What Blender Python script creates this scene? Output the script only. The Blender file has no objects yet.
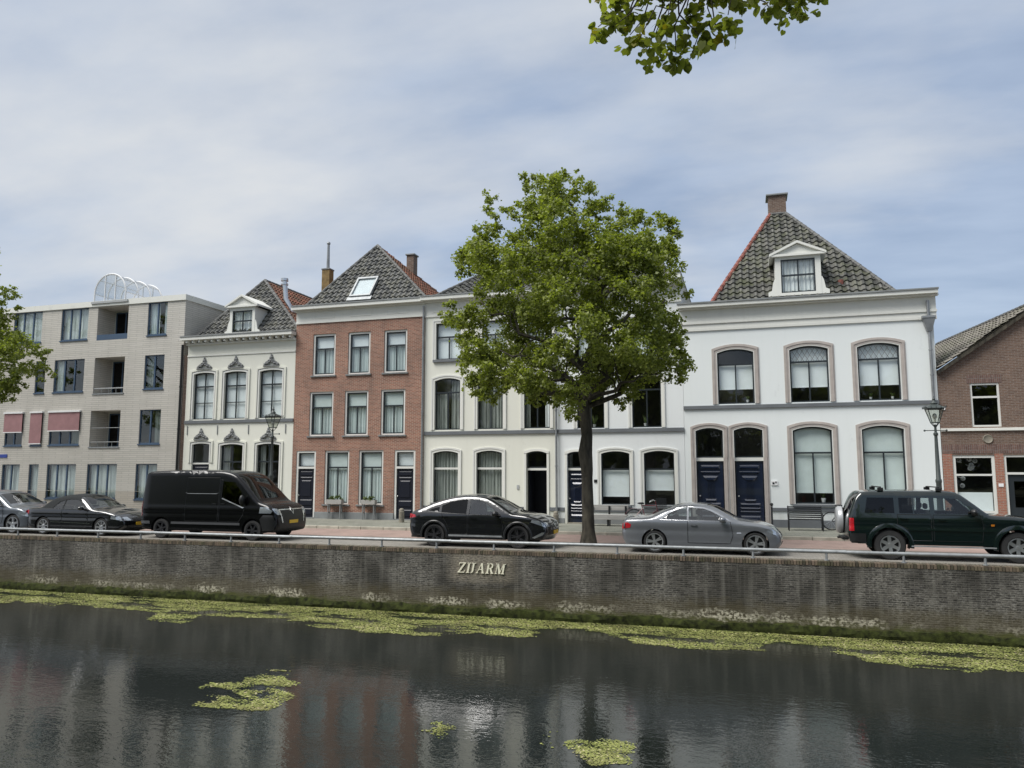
import bpy, bmesh, math, random
import numpy as np
from mathutils import Vector, Matrix
from mathutils.geometry import delaunay_2d_cdt
random.seed(7); rng = np.random.default_rng(7)
scn = bpy.context.scene
COL = scn.collection
# ------------------------------------------------------------------ camera
H = 2.3; FPX = 769.0; YAW = math.radians(17.0); PITCH = math.atan(88/FPX)
fw = Vector((-math.sin(YAW)*math.cos(PITCH), math.cos(YAW)*math.cos(PITCH), math.sin(PITCH)))
rt = Vector((math.cos(YAW), math.sin(YAW), 0)); up = rt.cross(fw)
cd = bpy.data.cameras.new('camera'); cam = bpy.data.objects.new('camera', cd); COL.objects.link(cam)
cam.location = (0, 0, H); cam.rotation_euler = (math.pi/2+PITCH, 0, YAW)
cd.sensor_width = 36; cd.lens = FPX/1024*36; cd.clip_start = .05; cd.clip_end = 5000
scn.camera = cam
def at(px, py, Y):
    d = fw + rt*((px-512)/FPX) + up*((384-py)/FPX); return Vector((0, 0, H)) + d*(Y/d.y)
def atz(px, py, z):
    d = fw + rt*((px-512)/FPX) + up*((384-py)/FPX); return Vector((0, 0, H)) + d*((z-H)/d.z)
def rect(x0, x1, yt, yb, Y):
    xm, ym = (x0+x1)/2, (yt+yb)/2
    return [at(x0, ym, Y).x, at(x1, ym, Y).x, at(xm, yb, Y).z, at(xm, yt, Y).z]
def row(Y, rs):
    r = [rect(*q, Y) for q in rs]; zb = sum(q[2] for q in r)/len(r); zt = sum(q[3] for q in r)/len(r)
    return [[q[0], q[1], zb, zt] for q in r]
# ------------------------------------------------------------------ materials
def nn(nt, t, **kw):
    n = nt.nodes.new(t)
    for k, v in kw.items():
        if k in n.inputs: n.inputs[k].default_value = v
        else: setattr(n, k, v)
    return n
def base(name):
    m = bpy.data.materials.new(name); m.use_nodes = True; nt = m.node_tree
    return m, nt, nt.nodes['Principled BSDF']
def rgba(c): return (c[0], c[1], c[2], 1)
def mixc(nt, a, b, fac, mode='MIX'):
    n = nt.nodes.new('ShaderNodeMix'); n.data_type = 'RGBA'; n.blend_type = mode
    for i, v in ((6, a), (7, b), (0, fac)):
        if hasattr(v, 'links'): nt.links.new(v, n.inputs[i])
        else: n.inputs[i].default_value = rgba(v) if i else v
    return n.outputs[2]
def mth(nt, op, a, b=0.0, clamp=False):
    n = nt.nodes.new('ShaderNodeMath'); n.operation = op; n.use_clamp = clamp
    for i, v in ((0, a), (1, b)):
        if hasattr(v, 'links'): nt.links.new(v, n.inputs[i])
        else: n.inputs[i].default_value = v
    return n.outputs[0]
def ramp(nt, fac, p0, p1):
    n = nt.nodes.new('ShaderNodeMapRange'); n.clamp = True
    nt.links.new(fac, n.inputs[0]); n.inputs[1].default_value = p0; n.inputs[2].default_value = p1
    return n.outputs[0]
def noise(nt, scale, detail=4, vec=None, rough=.55, stretch=None):
    n = nt.nodes.new('ShaderNodeTexNoise'); n.inputs['Scale'].default_value = scale
    n.inputs['Detail'].default_value = detail; n.inputs['Roughness'].default_value = rough
    if vec is None:
        tc = nt.nodes.new('ShaderNodeTexCoord'); vec = tc.outputs['Object']
    if stretch:
        mp = nt.nodes.new('ShaderNodeMapping'); mp.inputs['Scale'].default_value = stretch
        nt.links.new(vec, mp.inputs[0]); vec = mp.outputs[0]
    nt.links.new(vec, n.inputs['Vector']); return n.outputs['Fac']
def bump(nt, b, h, strength=.3, dist=.02):
    n = nt.nodes.new('ShaderNodeBump'); n.inputs['Strength'].default_value = strength; n.inputs['Distance'].default_value = dist
    nt.links.new(h, n.inputs['Height']); nt.links.new(n.outputs[0], b.inputs['Normal'])
def mat(name, col, rough=.6, var=.12, vs=1.5, bmp=0, bs=30, metal=0, coat=0, spec=.5, stretch=None):
    m, nt, b = base(name); b.inputs['Roughness'].default_value = rough; b.inputs['Metallic'].default_value = metal
    b.inputs['Coat Weight'].default_value = coat; b.inputs['Coat Roughness'].default_value = .03
    b.inputs['Specular IOR Level'].default_value = spec
    f = ramp(nt, noise(nt, vs, 5, stretch=stretch), .3, .7)
    lo = [c*(1-var) for c in col]; hi = [min(1, c*(1+var)) for c in col]
    nt.links.new(mixc(nt, lo, hi, f), b.inputs['Base Color'])
    if bmp: bump(nt, b, noise(nt, bs, 3), bmp, .02)
    return m
def boxvec(nt):
    tc = nt.nodes.new('ShaderNodeTexCoord'); s = nt.nodes.new('ShaderNodeSeparateXYZ'); nt.links.new(tc.outputs['Object'], s.inputs[0])
    c = nt.nodes.new('ShaderNodeCombineXYZ'); nt.links.new(mth(nt, 'ADD', s.outputs[0], s.outputs[1]), c.inputs[0]); nt.links.new(s.outputs[2], c.inputs[1])
    return c.outputs[0], s, tc
def bricks(name, c1, c2, cm, bw=.21, bh=.0625, ms=.009, stain=.25, rough=.85, spread=1.0, horiz=False, offs=.5):
    m, nt, b = base(name); vec, s, tc = boxvec(nt)
    if horiz: vec = tc.outputs['Object']
    br = nt.nodes.new('ShaderNodeTexBrick'); nt.links.new(vec, br.inputs['Vector'])
    br.inputs['Scale'].default_value = 1; br.inputs['Brick Width'].default_value = bw; br.inputs['Row Height'].default_value = bh
    br.inputs['Mortar Size'].default_value = ms; br.inputs['Mortar Smooth'].default_value = .3; br.inputs['Bias'].default_value = 0; br.offset = offs
    br.inputs['Color1'].default_value = rgba(c1); br.inputs['Color2'].default_value = rgba(c2); br.inputs['Mortar'].default_value = rgba(cm)
    n1 = noise(nt, .8, 6, stretch=(1, 1, .45)); n2 = noise(nt, 9, 3, stretch=(1, 1, 3))
    c = mixc(nt, br.outputs['Color'], (0.03, .028, .025), mth(nt, 'MULTIPLY', ramp(nt, n1, .45, .75), stain))
    c = mixc(nt, c, (.5, .45, .4), mth(nt, 'MULTIPLY', ramp(nt, n2, .5, .8), .25*spread))
    nt.links.new(c, b.inputs['Base Color']); b.inputs['Roughness'].default_value = rough
    bump(nt, b, mth(nt, 'ADD', mth(nt, 'SUBTRACT', 1, br.outputs['Fac']), mth(nt, 'MULTIPLY', n2, .6)), .35, .01)
    return m
def plaster(name, col, dirt=.12):
    m, nt, b = base(name); b.inputs['Roughness'].default_value = .8
    a = ramp(nt, noise(nt, .5, 6, stretch=(1, 1, .3)), .42, .75); d = ramp(nt, noise(nt, 2.2, 6, stretch=(2.5, 1, .18)), .5, .8)
    c = mixc(nt, col, [v*.8 for v in col], mth(nt, 'MULTIPLY', a, dirt*3)); c = mixc(nt, c, (col[0]*.55, col[1]*.55, col[2]*.5), mth(nt, 'MULTIPLY', d, dirt*1.3))
    tc = nt.nodes.new('ShaderNodeTexCoord'); s = nt.nodes.new('ShaderNodeSeparateXYZ'); nt.links.new(tc.outputs['Object'], s.inputs[0])
    sp = ramp(nt, mth(nt, 'ADD', s.outputs[2], mth(nt, 'MULTIPLY', noise(nt, 3, 5, stretch=(1, 1, .5)), 1.1)), 1.35, .75)      # splashed dirt at the foot
    c = mixc(nt, c, (col[0]*.5, col[1]*.48, col[2]*.42), mth(nt, 'MULTIPLY', sp, .45))
    cr = ramp(nt, noise(nt, 1.3, 8, rough=.7, stretch=(1, 1, .6)), .60, .66); c = mixc(nt, c, [v*.86 for v in col], mth(nt, 'MULTIPLY', cr, .5))
    nt.links.new(c, b.inputs['Base Color']); bump(nt, b, noise(nt, 25, 4), .12, .01); return m
def attrmat(name, lo, hi, rough=.7, trans=0, extra=None, spec=.3, metal=0, ns=None):
    m, nt, b = base(name); at_ = nt.nodes.new('ShaderNodeAttribute'); at_.attribute_name = 'var'
    c = mixc(nt, lo, hi, at_.outputs['Fac'])
    if extra: c = mixc(nt, c, extra, ramp(nt, at_.outputs['Fac'], .93, .97))
    if ns: c = mixc(nt, c, ns[1], mth(nt, 'MULTIPLY', ramp(nt, noise(nt, ns[0], 4), .45, .7), ns[2]))
    nt.links.new(c, b.inputs['Base Color']); b.inputs['Roughness'].default_value = rough; b.inputs['Specular IOR Level'].default_value = spec
    if trans:
        t = nt.nodes.new('ShaderNodeBsdfTranslucent'); hs = mixc(nt, c, (.9, 1, .25), 1.0, 'MULTIPLY'); nt.links.new(hs, t.inputs[0])
        g = nt.nodes.new('ShaderNodeMixShader'); g.inputs[0].default_value = trans
        nt.links.new(b.outputs[0], g.inputs[1]); nt.links.new(t.outputs[0], g.inputs[2]); nt.links.new(g.outputs[0], nt.nodes['Material Output'].inputs[0])
    return m
def glass(name, tint, ior=1.7, rough=.02, wavy=.0):
    m, nt, b = base(name); nt.nodes.remove(b)
    t = nn(nt, 'ShaderNodeBsdfTransparent'); t.inputs[0].default_value = rgba(tint)
    g = nn(nt, 'ShaderNodeBsdfGlossy'); g.inputs['Roughness'].default_value = rough
    f = nn(nt, 'ShaderNodeFresnel'); ge = nn(nt, 'ShaderNodeNewGeometry'); nt.links.new(mth(nt, 'ADD', mth(nt, 'MULTIPLY', ge.outputs['Backfacing'], 1/ior-ior), ior), f.inputs[0])
    if wavy:
        bn = nt.nodes.new('ShaderNodeBump'); bn.inputs['Strength'].default_value = wavy; bn.inputs['Distance'].default_value = .02
        nt.links.new(noise(nt, 1.6, 2), bn.inputs['Height']); nt.links.new(bn.outputs[0], g.inputs['Normal'])
    x = nn(nt, 'ShaderNodeMixShader'); nt.links.new(f.outputs[0], x.inputs[0]); nt.links.new(t.outputs[0], x.inputs[1]); nt.links.new(g.outputs[0], x.inputs[2])
    nt.links.new(x.outputs[0], nt.nodes['Material Output'].inputs[0]); return m
M = {}
M['glass'] = glass('window_glass', (.93, .96, .95), 1.7, .02, .07)
M['cargl'] = glass('car_glass', (.62, .68, .68), 1.7)
M['cargl2'] = glass('side_glass', (.66, .72, .72), 2.2)
M['moulding'] = mat('grey_moulding_plastic', (.06, .062, .065), .4, .1)
M['silverp'] = mat('silver_paint', (.36, .37, .38), .35, .04, metal=.2, coat=.6)
M['screen'] = glass('windscreen_glass', (.38, .43, .44), 1.8)
M['cardark'] = glass('tinted_car_glass', (.05, .05, .055), 1.5)
M['blind'] = mat('pale_blind', (.66, .73, .72), .8, .06, 2)
M['blindw'] = mat('white_blind', (.80, .84, .86), .8, .06, 1.2)
M['curtain'] = mat('grey_curtain', (.30, .32, .30), .9, .35, 9, stretch=(1, 1, .08))
M['curtainl'] = mat('light_curtain', (.78, .80, .80), .9, .15, 9, stretch=(1, 1, .08))
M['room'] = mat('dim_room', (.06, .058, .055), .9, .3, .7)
M['dframe'] = mat('dark_sash_paint', (.022, .028, .033), .35, .1)
M['bframe'] = mat('blue_sash_paint', (.05, .085, .14), .4, .15)
M['wframe'] = mat('white_frame_paint', (.66, .66, .62), .45, .05)
M['greyp'] = mat('grey_string_paint', (.13, .14, .15), .6, .12)
M['lgrey'] = mat('light_grey_paint', (.36, .37, .37), .6, .1)
M['navy'] = mat('navy_door_paint', (.006, .012, .032), .3, .1, coat=.5)
M['blackdoor'] = mat('near_black_door_paint', (.008, .01, .018), .42, .1, spec=.35)
M['brass'] = mat('dull_steel', (.5, .5, .48), .35, .1, metal=1)
M['cream'] = plaster('cream_stucco', (.70, .70, .62), .06)
M['white1'] = plaster('cool_white_stucco', (.72, .745, .74), .05)
M['white2'] = plaster('white_stucco', (.72, .755, .745), .04)
M['trimw'] = plaster('cornice_paint', (.70, .70, .65), .08)
M['taupe'] = mat('taupe_stone_surround', (.40, .36, .33), .7, .1, 3)
M['stone'] = mat('carved_grey_stone', (.17, .175, .175), .8, .3, 8)
M['redbrick'] = bricks('red_brick', (.32, .132, .084), (.19, .074, .050), (.38, .30, .23), ms=.010, stain=.45)
M['brownbrick'] = bricks('brown_brick', (.105, .06, .042), (.165, .10, .07), (.21, .175, .145), ms=.009, stain=.3)
M['orangebrick'] = bricks('orange_brick', (.34, .12, .07), (.25, .09, .06), (.3, .25, .2), stain=.15)
M['soldier'] = bricks('soldier_bricks', (.1, .05, .04), (.16, .085, .065), (.15, .13, .115), bw=.07, bh=.3, ms=.011, offs=0)
M['greybrick'] = bricks('grey_brick_strip', (.14, .12, .1), (.08, .065, .055), (.2, .18, .16))
M['aptblock'] = bricks('pale_block', (.54, .515, .465), (.49, .47, .42), (.34, .325, .30), bw=.9, bh=.105, ms=.012, stain=.12, spread=.3)
M['aptbase'] = bricks('sand_block', (.46, .42, .36), (.42, .38, .32), (.3, .28, .25), bw=.9, bh=.105, ms=.012, stain=.15, spread=.3)
M['zinc'] = mat('grey_zinc', (.26, .27, .275), .45, .2, 3, metal=.5)
M['galv'] = mat('galvanised_steel', (.27, .285, .29), .45, .2, 6, metal=.3)
M['leadgrey'] = mat('roof_edge_lead', (.2, .21, .21), .6, .2)
M['tile'] = attrmat('dark_grey_pantile', (.035, .037, .037), (.12, .12, .112), .55, spec=.5, ns=(3, (.16, .155, .11), .6))
M['tileg'] = attrmat('weathered_grey_pantile', (.04, .041, .038), (.125, .123, .11), .6, spec=.4, ns=(2.5, (.1, .11, .045), .5))
M['tiler'] = attrmat('orange_red_pantile', (.09, .042, .028), (.25, .10, .06), .7, ns=(2, (.055, .05, .03), .8))
M['tileb'] = attrmat('brown_grey_tile', (.13, .12, .105), (.2, .185, .16), .7, ns=(1.4, (.12, .13, .07), .5))
M['ridger'] = mat('red_ridge_tile', (.20, .07, .052), .85, .5, 5)
M['ridgeg'] = mat('grey_ridge_tile', (.1, .1, .095), .7, .4, 4)
M['ironblk'] = mat('black_painted_iron', (.015, .016, .018), .4, .2, 5)
M['lampgr'] = mat('grey_green_lamp_paint', (.045, .055, .052), .45, .2, 5)
M['lampgl'] = glass('lantern_glass', (.8, .82, .78), 1.5, .15)
M['concrete'] = mat('weathered_concrete', (.22, .2, .16), .9, .35, 6, .3, 40)
M['wood'] = mat('silvered_wood', (.34, .33, .31), .8, .25, 5, stretch=(.2, 3, 3))
M['rubber'] = mat('tyre_rubber', (.018, .018, .018), .8, .2, 12)
M['blackpl'] = mat('black_plastic', (.009, .0095, .010), .42, .15, 8)
M['alloy'] = mat('silver_alloy', (.62, .63, .64), .28, .05, metal=.9)
M['darkalloy'] = mat('dark_alloy', (.06, .06, .065), .3, .1, metal=.7)
M['chrome'] = mat('chrome_trim', (.75, .76, .77), .15, .03, metal=1)
M['headl'] = mat('headlamp_lens', (.42, .46, .5), .08, .15, 20, metal=.6, coat=1)
M['taill'] = mat('tail_lamp_lens', (.38, .012, .02), .12, .2, 20, coat=1)
M['orangel'] = mat('orange_marker_lens', (.6, .2, .02), .2, .1)
M['plate'] = mat('yellow_number_plate', (.72, .45, .03), .4, .05)
M['interior'] = mat('car_interior', (.03, .03, .032), .8, .2)
M['interl'] = mat('light_car_upholstery', (.09, .088, .08), .8, .2)
M['softtop'] = mat('soft_top_cloth', (.014, .016, .017), .95, .15, 20, .3, 80)
M['p_black'] = mat('black_car_paint', (.006, .0065, .008), .18, .05, coat=1)
M['p_van'] = mat('van_black_paint', (.0015, .0016, .002), .2, .05, coat=.0, spec=.4)
M['p_grey'] = mat('grey_metallic_paint', (.19, .2, .215), .28, .03, metal=.5, coat=1)
M['p_blue'] = mat('blue_grey_paint', (.12, .135, .155), .3, .03, metal=.4, coat=1)
M['p_green'] = mat('dark_green_paint', (.003, .0085, .0085), .2, .04, metal=.1, coat=1)
M['awning'] = mat('dusty_red_awning_cloth', (.31, .17, .175), .9, .12, 3)
M['bark'] = mat('lime_bark', (.05, .044, .032), .95, .7, 7, 1.0, 14, stretch=(1, 1, .3))
M['leaf'] = attrmat('lime_leaf', (.13, .16, .038), (.36, .40, .115), .5, .5, spec=.4)
M['leafn'] = attrmat('near_lime_leaf', (.15, .175, .05), (.34, .37, .12), .5, .62, (.3, .25, .04), spec=.3)
M['weed'] = attrmat('floating_weed', (.07, .09, .022), (.38, .40, .13), .75, 0, (.52, .46, .28), spec=.2, ns=(1.6, (.13, .115, .05), .55))
M['moss'] = mat('wet_moss', (.022, .027, .006), .95, .8, 7, .8, 40, spec=.2)
M['flower'] = attrmat('box_plant_leaf', (.05, .09, .03), (.16, .2, .07), .6, .2)
M['white_p'] = mat('white_plastic', (.75, .75, .75), .5, .03)
M['letter'] = mat('cream_painted_lettering', (.72, .69, .55), .6, .05)
M['bluesign'] = mat('blue_street_sign', (.03, .06, .3), .4, .05)
M['steel'] = mat('stainless_flue', (.6, .6, .6), .25, .1, metal=1)
# ------------------------------------------------------------------ mesh builder
ORG = {}
def link(o): COL.objects.link(o); return o
def tag(o, label=None, cat=None, group=None, kind=None):
    if label: o['label'] = label
    if cat: o['category'] = cat
    if group: o['group'] = group
    if kind: o['kind'] = kind
    return o
def thing(name, loc, label, cat, group=None):
    o = link(bpy.data.objects.new(name, None)); o.location = loc; o.empty_display_size = .2
    ORG[o] = Vector(loc); return tag(o, label, cat, group)
class MB:
    def __init__(s): s.v = []; s.f = []; s.a = []
    def add(s, vs, fs, a=0.0):
        k = len(s.v); s.v += [tuple(p) for p in vs]; s.f += [tuple(i+k for i in f) for f in fs]; s.a += [a]*len(fs)
    def box(s, x0, x1, y0, y1, z0, z1):
        s.add([(x0,y0,z0),(x1,y0,z0),(x1,y1,z0),(x0,y1,z0),(x0,y0,z1),(x1,y0,z1),(x1,y1,z1),(x0,y1,z1)],
              [(0,3,2,1),(4,5,6,7),(0,1,5,4),(1,2,6,5),(2,3,7,6),(3,0,4,7)]); return s
    def quad(s, *p): s.add(p, [tuple(range(len(p)))]); return s
    def tube(s, p, q, r1, r2=None, n=8, cap=True):
        p = Vector(p); q = Vector(q); r2 = r1 if r2 is None else r2; d = (q-p).normalized()
        a = d.orthogonal().normalized(); b = d.cross(a); vs = []
        for c, r in ((p, r1), (q, r2)):
            for i in range(n): t = 2*math.pi*i/n; vs.append(c+a*math.cos(t)*r+b*math.sin(t)*r)
        fs = [(i, (i+1) % n, n+(i+1) % n, n+i) for i in range(n)]
        if cap: fs += [tuple(range(n-1, -1, -1)), tuple(range(n, 2*n))]
        s.add(vs, fs); return s
    def path(s, pts, rs, n=8):
        if not hasattr(rs, '__len__'): rs = [rs]*len(pts)
        pts = [Vector(p) for p in pts]; vs = []; a = None
        for i, p in enumerate(pts):
            d = (pts[min(i+1, len(pts)-1)]-pts[max(i-1, 0)]).normalized()
            a = d.orthogonal().normalized() if a is None else (a-d*a.dot(d)).normalized()
            b = d.cross(a)
            for k in range(n): t = 2*math.pi*k/n; vs.append(p+(a*math.cos(t)+b*math.sin(t))*rs[i])
        fs = [(i*n+k, i*n+(k+1) % n, (i+1)*n+(k+1) % n, (i+1)*n+k) for i in range(len(pts)-1) for k in range(n)]
        fs += [tuple(range(n-1, -1, -1)), tuple(range((len(pts)-1)*n, len(pts)*n))]
        s.add(vs, fs); return s
    def prism(s, poly, y0, y1):   # poly of (x,z)
        n = len(poly); s.add([(x, y0, z) for x, z in poly]+[(x, y1, z) for x, z in poly],
              [tuple(range(n)), tuple(range(2*n-1, n-1, -1))]+[(i, i+n, (i+1) % n+n, (i+1) % n) for i in range(n)]); return s
    def ring(s, o, i_, y0, y1, closed=True):
        n = len(o); vs = [(x, y0, z) for x, z in o]+[(x, y0, z) for x, z in i_]+[(x, y1, z) for x, z in o]+[(x, y1, z) for x, z in i_]
        fs = []
        for k in range(n if closed else n-1):
            j = (k+1) % n; fs += [(k, j, n+j, n+k), (2*n+k, 3*n+k, 3*n+j, 2*n+j), (k, 2*n+k, 2*n+j, j), (n+k, n+j, 3*n+j, 3*n+k)]
        if not closed: fs += [(0, n, 3*n, 2*n), (n-1, 3*n-1, 4*n-1, 2*n-1)]
        s.add(vs, fs); return s
    def lathe(s, prof, c, axis='Z', n=16, a0=0, a1=2*math.pi):
        c = Vector(c); full = abs(a1-a0-2*math.pi) < 1e-6; m = n if full else n+1; vs = []
        for r, h in prof:
            for i in range(m):
                t = a0+(a1-a0)*i/n
                p = (r*math.cos(t), r*math.sin(t), h) if axis == 'Z' else ((r*math.cos(t), h, r*math.sin(t)) if axis == 'Y' else (h, r*math.cos(t), r*math.sin(t)))
                vs.append(c+Vector(p))
        fs = []
        for k in range(len(prof)-1):
            for i in range(n): j = (i+1) % m; fs.append((k*m+i, k*m+j, (k+1)*m+j, (k+1)*m+i))
        s.add(vs, fs); return s
    def ball(s, c, r, sx=1, sy=1, sz=1, n=8):
        prof = [(max(1e-4, r*math.sin(math.pi*k/n)), -r*math.cos(math.pi*k/n)) for k in range(n+1)]
        k0 = len(s.v); s.lathe(prof, (0, 0, 0), 'Z', n+2)
        for i in range(k0, len(s.v)): x, y, z = s.v[i]; s.v[i] = (c[0]+x*sx, c[1]+y*sy, c[2]+z*sz)
        return s
    def build(s, name, m, parent=None, smooth=False, org=None, bevel=0, attr=False):
        o0 = ORG[parent] if parent is not None else Vector(org or (0, 0, 0))
        me = bpy.data.meshes.new(name); me.from_pydata([(x-o0.x, y-o0.y, z-o0.z) for x, y, z in s.v], [], s.f)
        me.materials.append(M[m] if isinstance(m, str) else m)
        if attr:
            at_ = me.attributes.new('var', 'FLOAT', 'FACE'); at_.data.foreach_set('value', s.a)
        bm = bmesh.new(); bm.from_mesh(me)
        if not attr: bmesh.ops.recalc_face_normals(bm, faces=bm.faces)
        if bevel: bmesh.ops.bevel(bm, geom=[e for e in bm.edges if len(e.link_faces) == 2 and e.calc_face_angle(0) > .6], offset=bevel, segments=1, affect='EDGES')
        bm.to_mesh(me); bm.free()
        if smooth:
            me.polygons.foreach_set('use_smooth', [True]*len(me.polygons)); me.set_sharp_from_angle(angle=math.radians(40))
        o = link(bpy.data.objects.new(name, me)); ORG[o] = o0
        if parent is not None: o.parent = parent
        else: o.location = o0
        return o
def copy_tree(o, parent=None, loc=None, label=None):
    c = o.copy(); link(c); c.parent = parent
    if loc is not None: c.location = loc
    if label: c['label'] = label
    for ch in [q for q in COL.objects if q.parent == o]: copy_tree(ch, c)
    return c
def pip(x, y, P):
    r = False; j = len(P)-1
    for i in range(len(P)):
        if (P[i][1] > y) != (P[j][1] > y) and x < (P[j][0]-P[i][0])*(y-P[i][1])/(P[j][1]-P[i][1])+P[i][0]: r = not r
        j = i
    return r
def cdt(outer, holes=(), extra=()):
    vs = [Vector(p) for p in outer]; es = [(i, (i+1) % len(outer)) for i in range(len(outer))]
    for h in holes:
        k = len(vs); vs += [Vector(p) for p in h]; es += [(k+i, k+(i+1) % len(h)) for i in range(len(h))]
    vs += [Vector(p) for p in extra]
    r = delaunay_2d_cdt(vs, es, [], 0, 1e-5); out = []
    for f in r[2]:
        cx = sum(r[0][i][0] for i in f)/len(f); cy = sum(r[0][i][1] for i in f)/len(f)
        out.append((f, cx, cy))
    return r[0], out
def arch(x0, x1, z0, z1, rise=0, n=10):
    if rise <= 0: return [(x0, z0), (x1, z0), (x1, z1), (x0, z1)]
    w = (x1-x0)/2; R = (w*w+rise*rise)/(2*rise); cz = z1-R; a = math.asin(min(1, w/R)); cx = (x0+x1)/2
    return [(x0, z0), (x1, z0)]+[(cx+R*math.sin(a-2*a*i/n), cz+R*math.cos(a-2*a*i/n)) for i in range(n+1)]
def facade(mb, outer, holes, Y, depth=.16):
    """flat front wall at y=Y with openings and their reveals; holes: list of (poly, depth)"""
    hp = [h[0] for h in holes]; vs, fs = cdt(outer, hp)
    keep = [f for f, cx, cy in fs if pip(cx, cy, outer) and not any(pip(cx, cy, h) for h in hp)]
    mb.add([(v[0], Y, v[1]) for v in vs], keep)
    for h, d in holes:
        n = len(h); d = d or depth
        mb.add([(x, Y, z) for x, z in h]+[(x, Y+d, z) for x, z in h], [(i, (i+1) % n, (i+1) % n+n, i+n) for i in range(n)])
def shell(mb, x0, x1, z0, z1, Y, D):
    """side and back walls behind a facade"""
    mb.quad((x0, Y, z0), (x0, Y+D, z0), (x0, Y+D, z1), (x0, Y, z1)); mb.quad((x1, Y, z0), (x1, Y+D, z0), (x1, Y+D, z1), (x1, Y, z1))
    mb.quad((x0, Y+D, z0), (x1, Y+D, z0), (x1, Y+D, z1), (x0, Y+D, z1))
def window(house, r, Y, rise=0, fm='dframe', transom=.7, mull_top=False, mull_bot=True, cover=None, cz=(0, 1), covm='blind', fw_=.06, sill=None, surround=None, set_=.10, bars=(), name='window', outer_frame=None, deep=.16, lattice=False, label=None, slat=False):
    x0, x1, z0, z1 = r; P = arch(x0, x1, z0, z1, rise); a = fw_
    yf = Y+set_
    if outer_frame:      # painted box frame around the sash
        w, m = outer_frame
        I = arch(x0+w, x1-w, z0+w*.7, z1-w, rise*.85)
        f0 = MB().ring(P, I, Y+set_-.05, Y+set_+.04).build('frame', m, house); x0 += w; x1 -= w; z0 += w*.7; z1 -= w; rise *= .85; P = I
    I = arch(x0+a, x1-a, z0+a, z1-a, rise*.9)
    mb = MB().ring(P, I, yf, yf+.055)
    zt = z0+(z1-z0)*transom; xm = (x0+x1)/2; b = .028
    if transom < 1: mb.box(x0+a, x1-a, yf-.008, yf+.05, zt-.035, zt+.035)
    else: zt = z1-a-rise
    if mull_bot: mb.box(xm-b, xm+b, yf+.004, yf+.045, z0+a, zt-.035)
    if mull_top: mb.box(xm-b, xm+b, yf+.004, yf+.045, zt+.035, z1-a*.8)
    for t in bars: zz = z0+(z1-z0)*t; mb.box(x0+a, x1-a, yf+.008, yf+.04, zz-.02, zz+.02)
    wo = mb.build(name, fm, house)
    if label: wo['label'] = label
    if outer_frame: f0.parent = wo
    IP = arch(x0+a*.5, x1-a*.5, z0+a*.5, z1-a*.5, rise*.9)
    MB().quad(*[(x, yf+.024, z) for x, z in IP]).build('pane', 'glass', wo)
    if lattice:
        mb = MB(); n = 7; w = (x1-x0-2*a); zlo, zhi = zt+.035, z1-a-rise*.3
        st = w/n
        for k in range(-4, n+1):
            for sg in (1, -1):
                xa = x0+a+k*st; L = (zhi-zlo)*.6
                if sg > 0: p, q = [xa, zlo], [xa+L, zhi]
                else: p, q = [xa+L, zlo], [xa, zhi]
                # clip in x
                lo, hi = x0+a, x1-a; pts = []
                if max(p[0], q[0]) <= lo or min(p[0], q[0]) >= hi: continue
                def cl(pa, pb):
                    pa = list(pa)
                    for lim in (lo, hi):
                        if (pa[0]-lim)*(1 if lim == hi else -1) > 0:
                            t = (lim-pa[0])/(pb[0]-pa[0]); pa = [lim, pa[1]+(pb[1]-pa[1])*t]
                    return pa
                p2, q2 = cl(p, q), cl(q, p); mb.tube((p2[0], yf+.012, p2[1]), (q2[0], yf+.012, q2[1]), .011, n=4)
        mb.build('lead_lattice', 'leadgrey', wo)
    for c in (cover or []):
        kind, u0, u1, v0, v1, m = c
        xa, xb = x0+(x1-x0)*u0, x0+(x1-x0)*u1; za, zb = z0+(z1-z0)*v0, z0+(z1-z0)*v1
        yc = Y+deep+.05
        mb = MB()
        if kind == 'curtain':
            n = max(6, int((xb-xa)/.035)); vs = []
            for i in range(n+1):
                x = xa+(xb-xa)*i/n; yy = yc+.04+.03*math.sin(i*1.5+xa*7)+.012*math.sin(i*3.7); vs += [(x, yy, za), (x, yy, zb)]
            mb.add(vs, [(2*i, 2*i+2, 2*i+3, 2*i+1) for i in range(n)])
        elif kind == 'slats':
            n = int((zb-za)/.07)
            for i in range(n): z = za+(zb-za)*i/n; mb.box(xa, xb, yc, yc+.02, z, z+.05)
        else:
            mb.box(xa, xb, yc, yc+.01, za, zb)
            if za > z0+.05: mb.box(xa, xb, yc-.012, yc+.02, za-.03, za-.002)
        mb.build({'curtain': 'curtain', 'slats': 'blind', 'blind': 'blind'}[kind], m, wo)
    ox0, ox1, oz0, oz1 = r
    if sill: h, pr, ex, m = sill; MB().box(ox0-ex, ox1+ex, Y-pr, Y+set_-.06, oz0-h, oz0-.003).build('sill', m, wo, bevel=.008)
    if surround:
        for k, (w0, w1, pr, m) in enumerate(surround):
            ri = r_out = (rise/.85 if outer_frame else rise)
            Oo = arch(ox0-w1, ox1+w1, oz0, oz1+w1, ri*(1+w1)*1.05); Ii = arch(ox0-w0, ox1+w0, oz0, oz1+w0, ri*(1+w0)*1.05)
            if ri <= 0: Oo = [Oo[0], Oo[3], Oo[2], Oo[1]]; Ii = [Ii[0], Ii[3], Ii[2], Ii[1]]
            else: Oo = [Oo[0]]+Oo[:1:-1]+[Oo[1]]; Ii = [Ii[0]]+Ii[:1:-1]+[Ii[1]]
            MB().ring(Oo, Ii, Y-pr, Y+.01, closed=False).build('surround', m, wo)
    return wo
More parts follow.
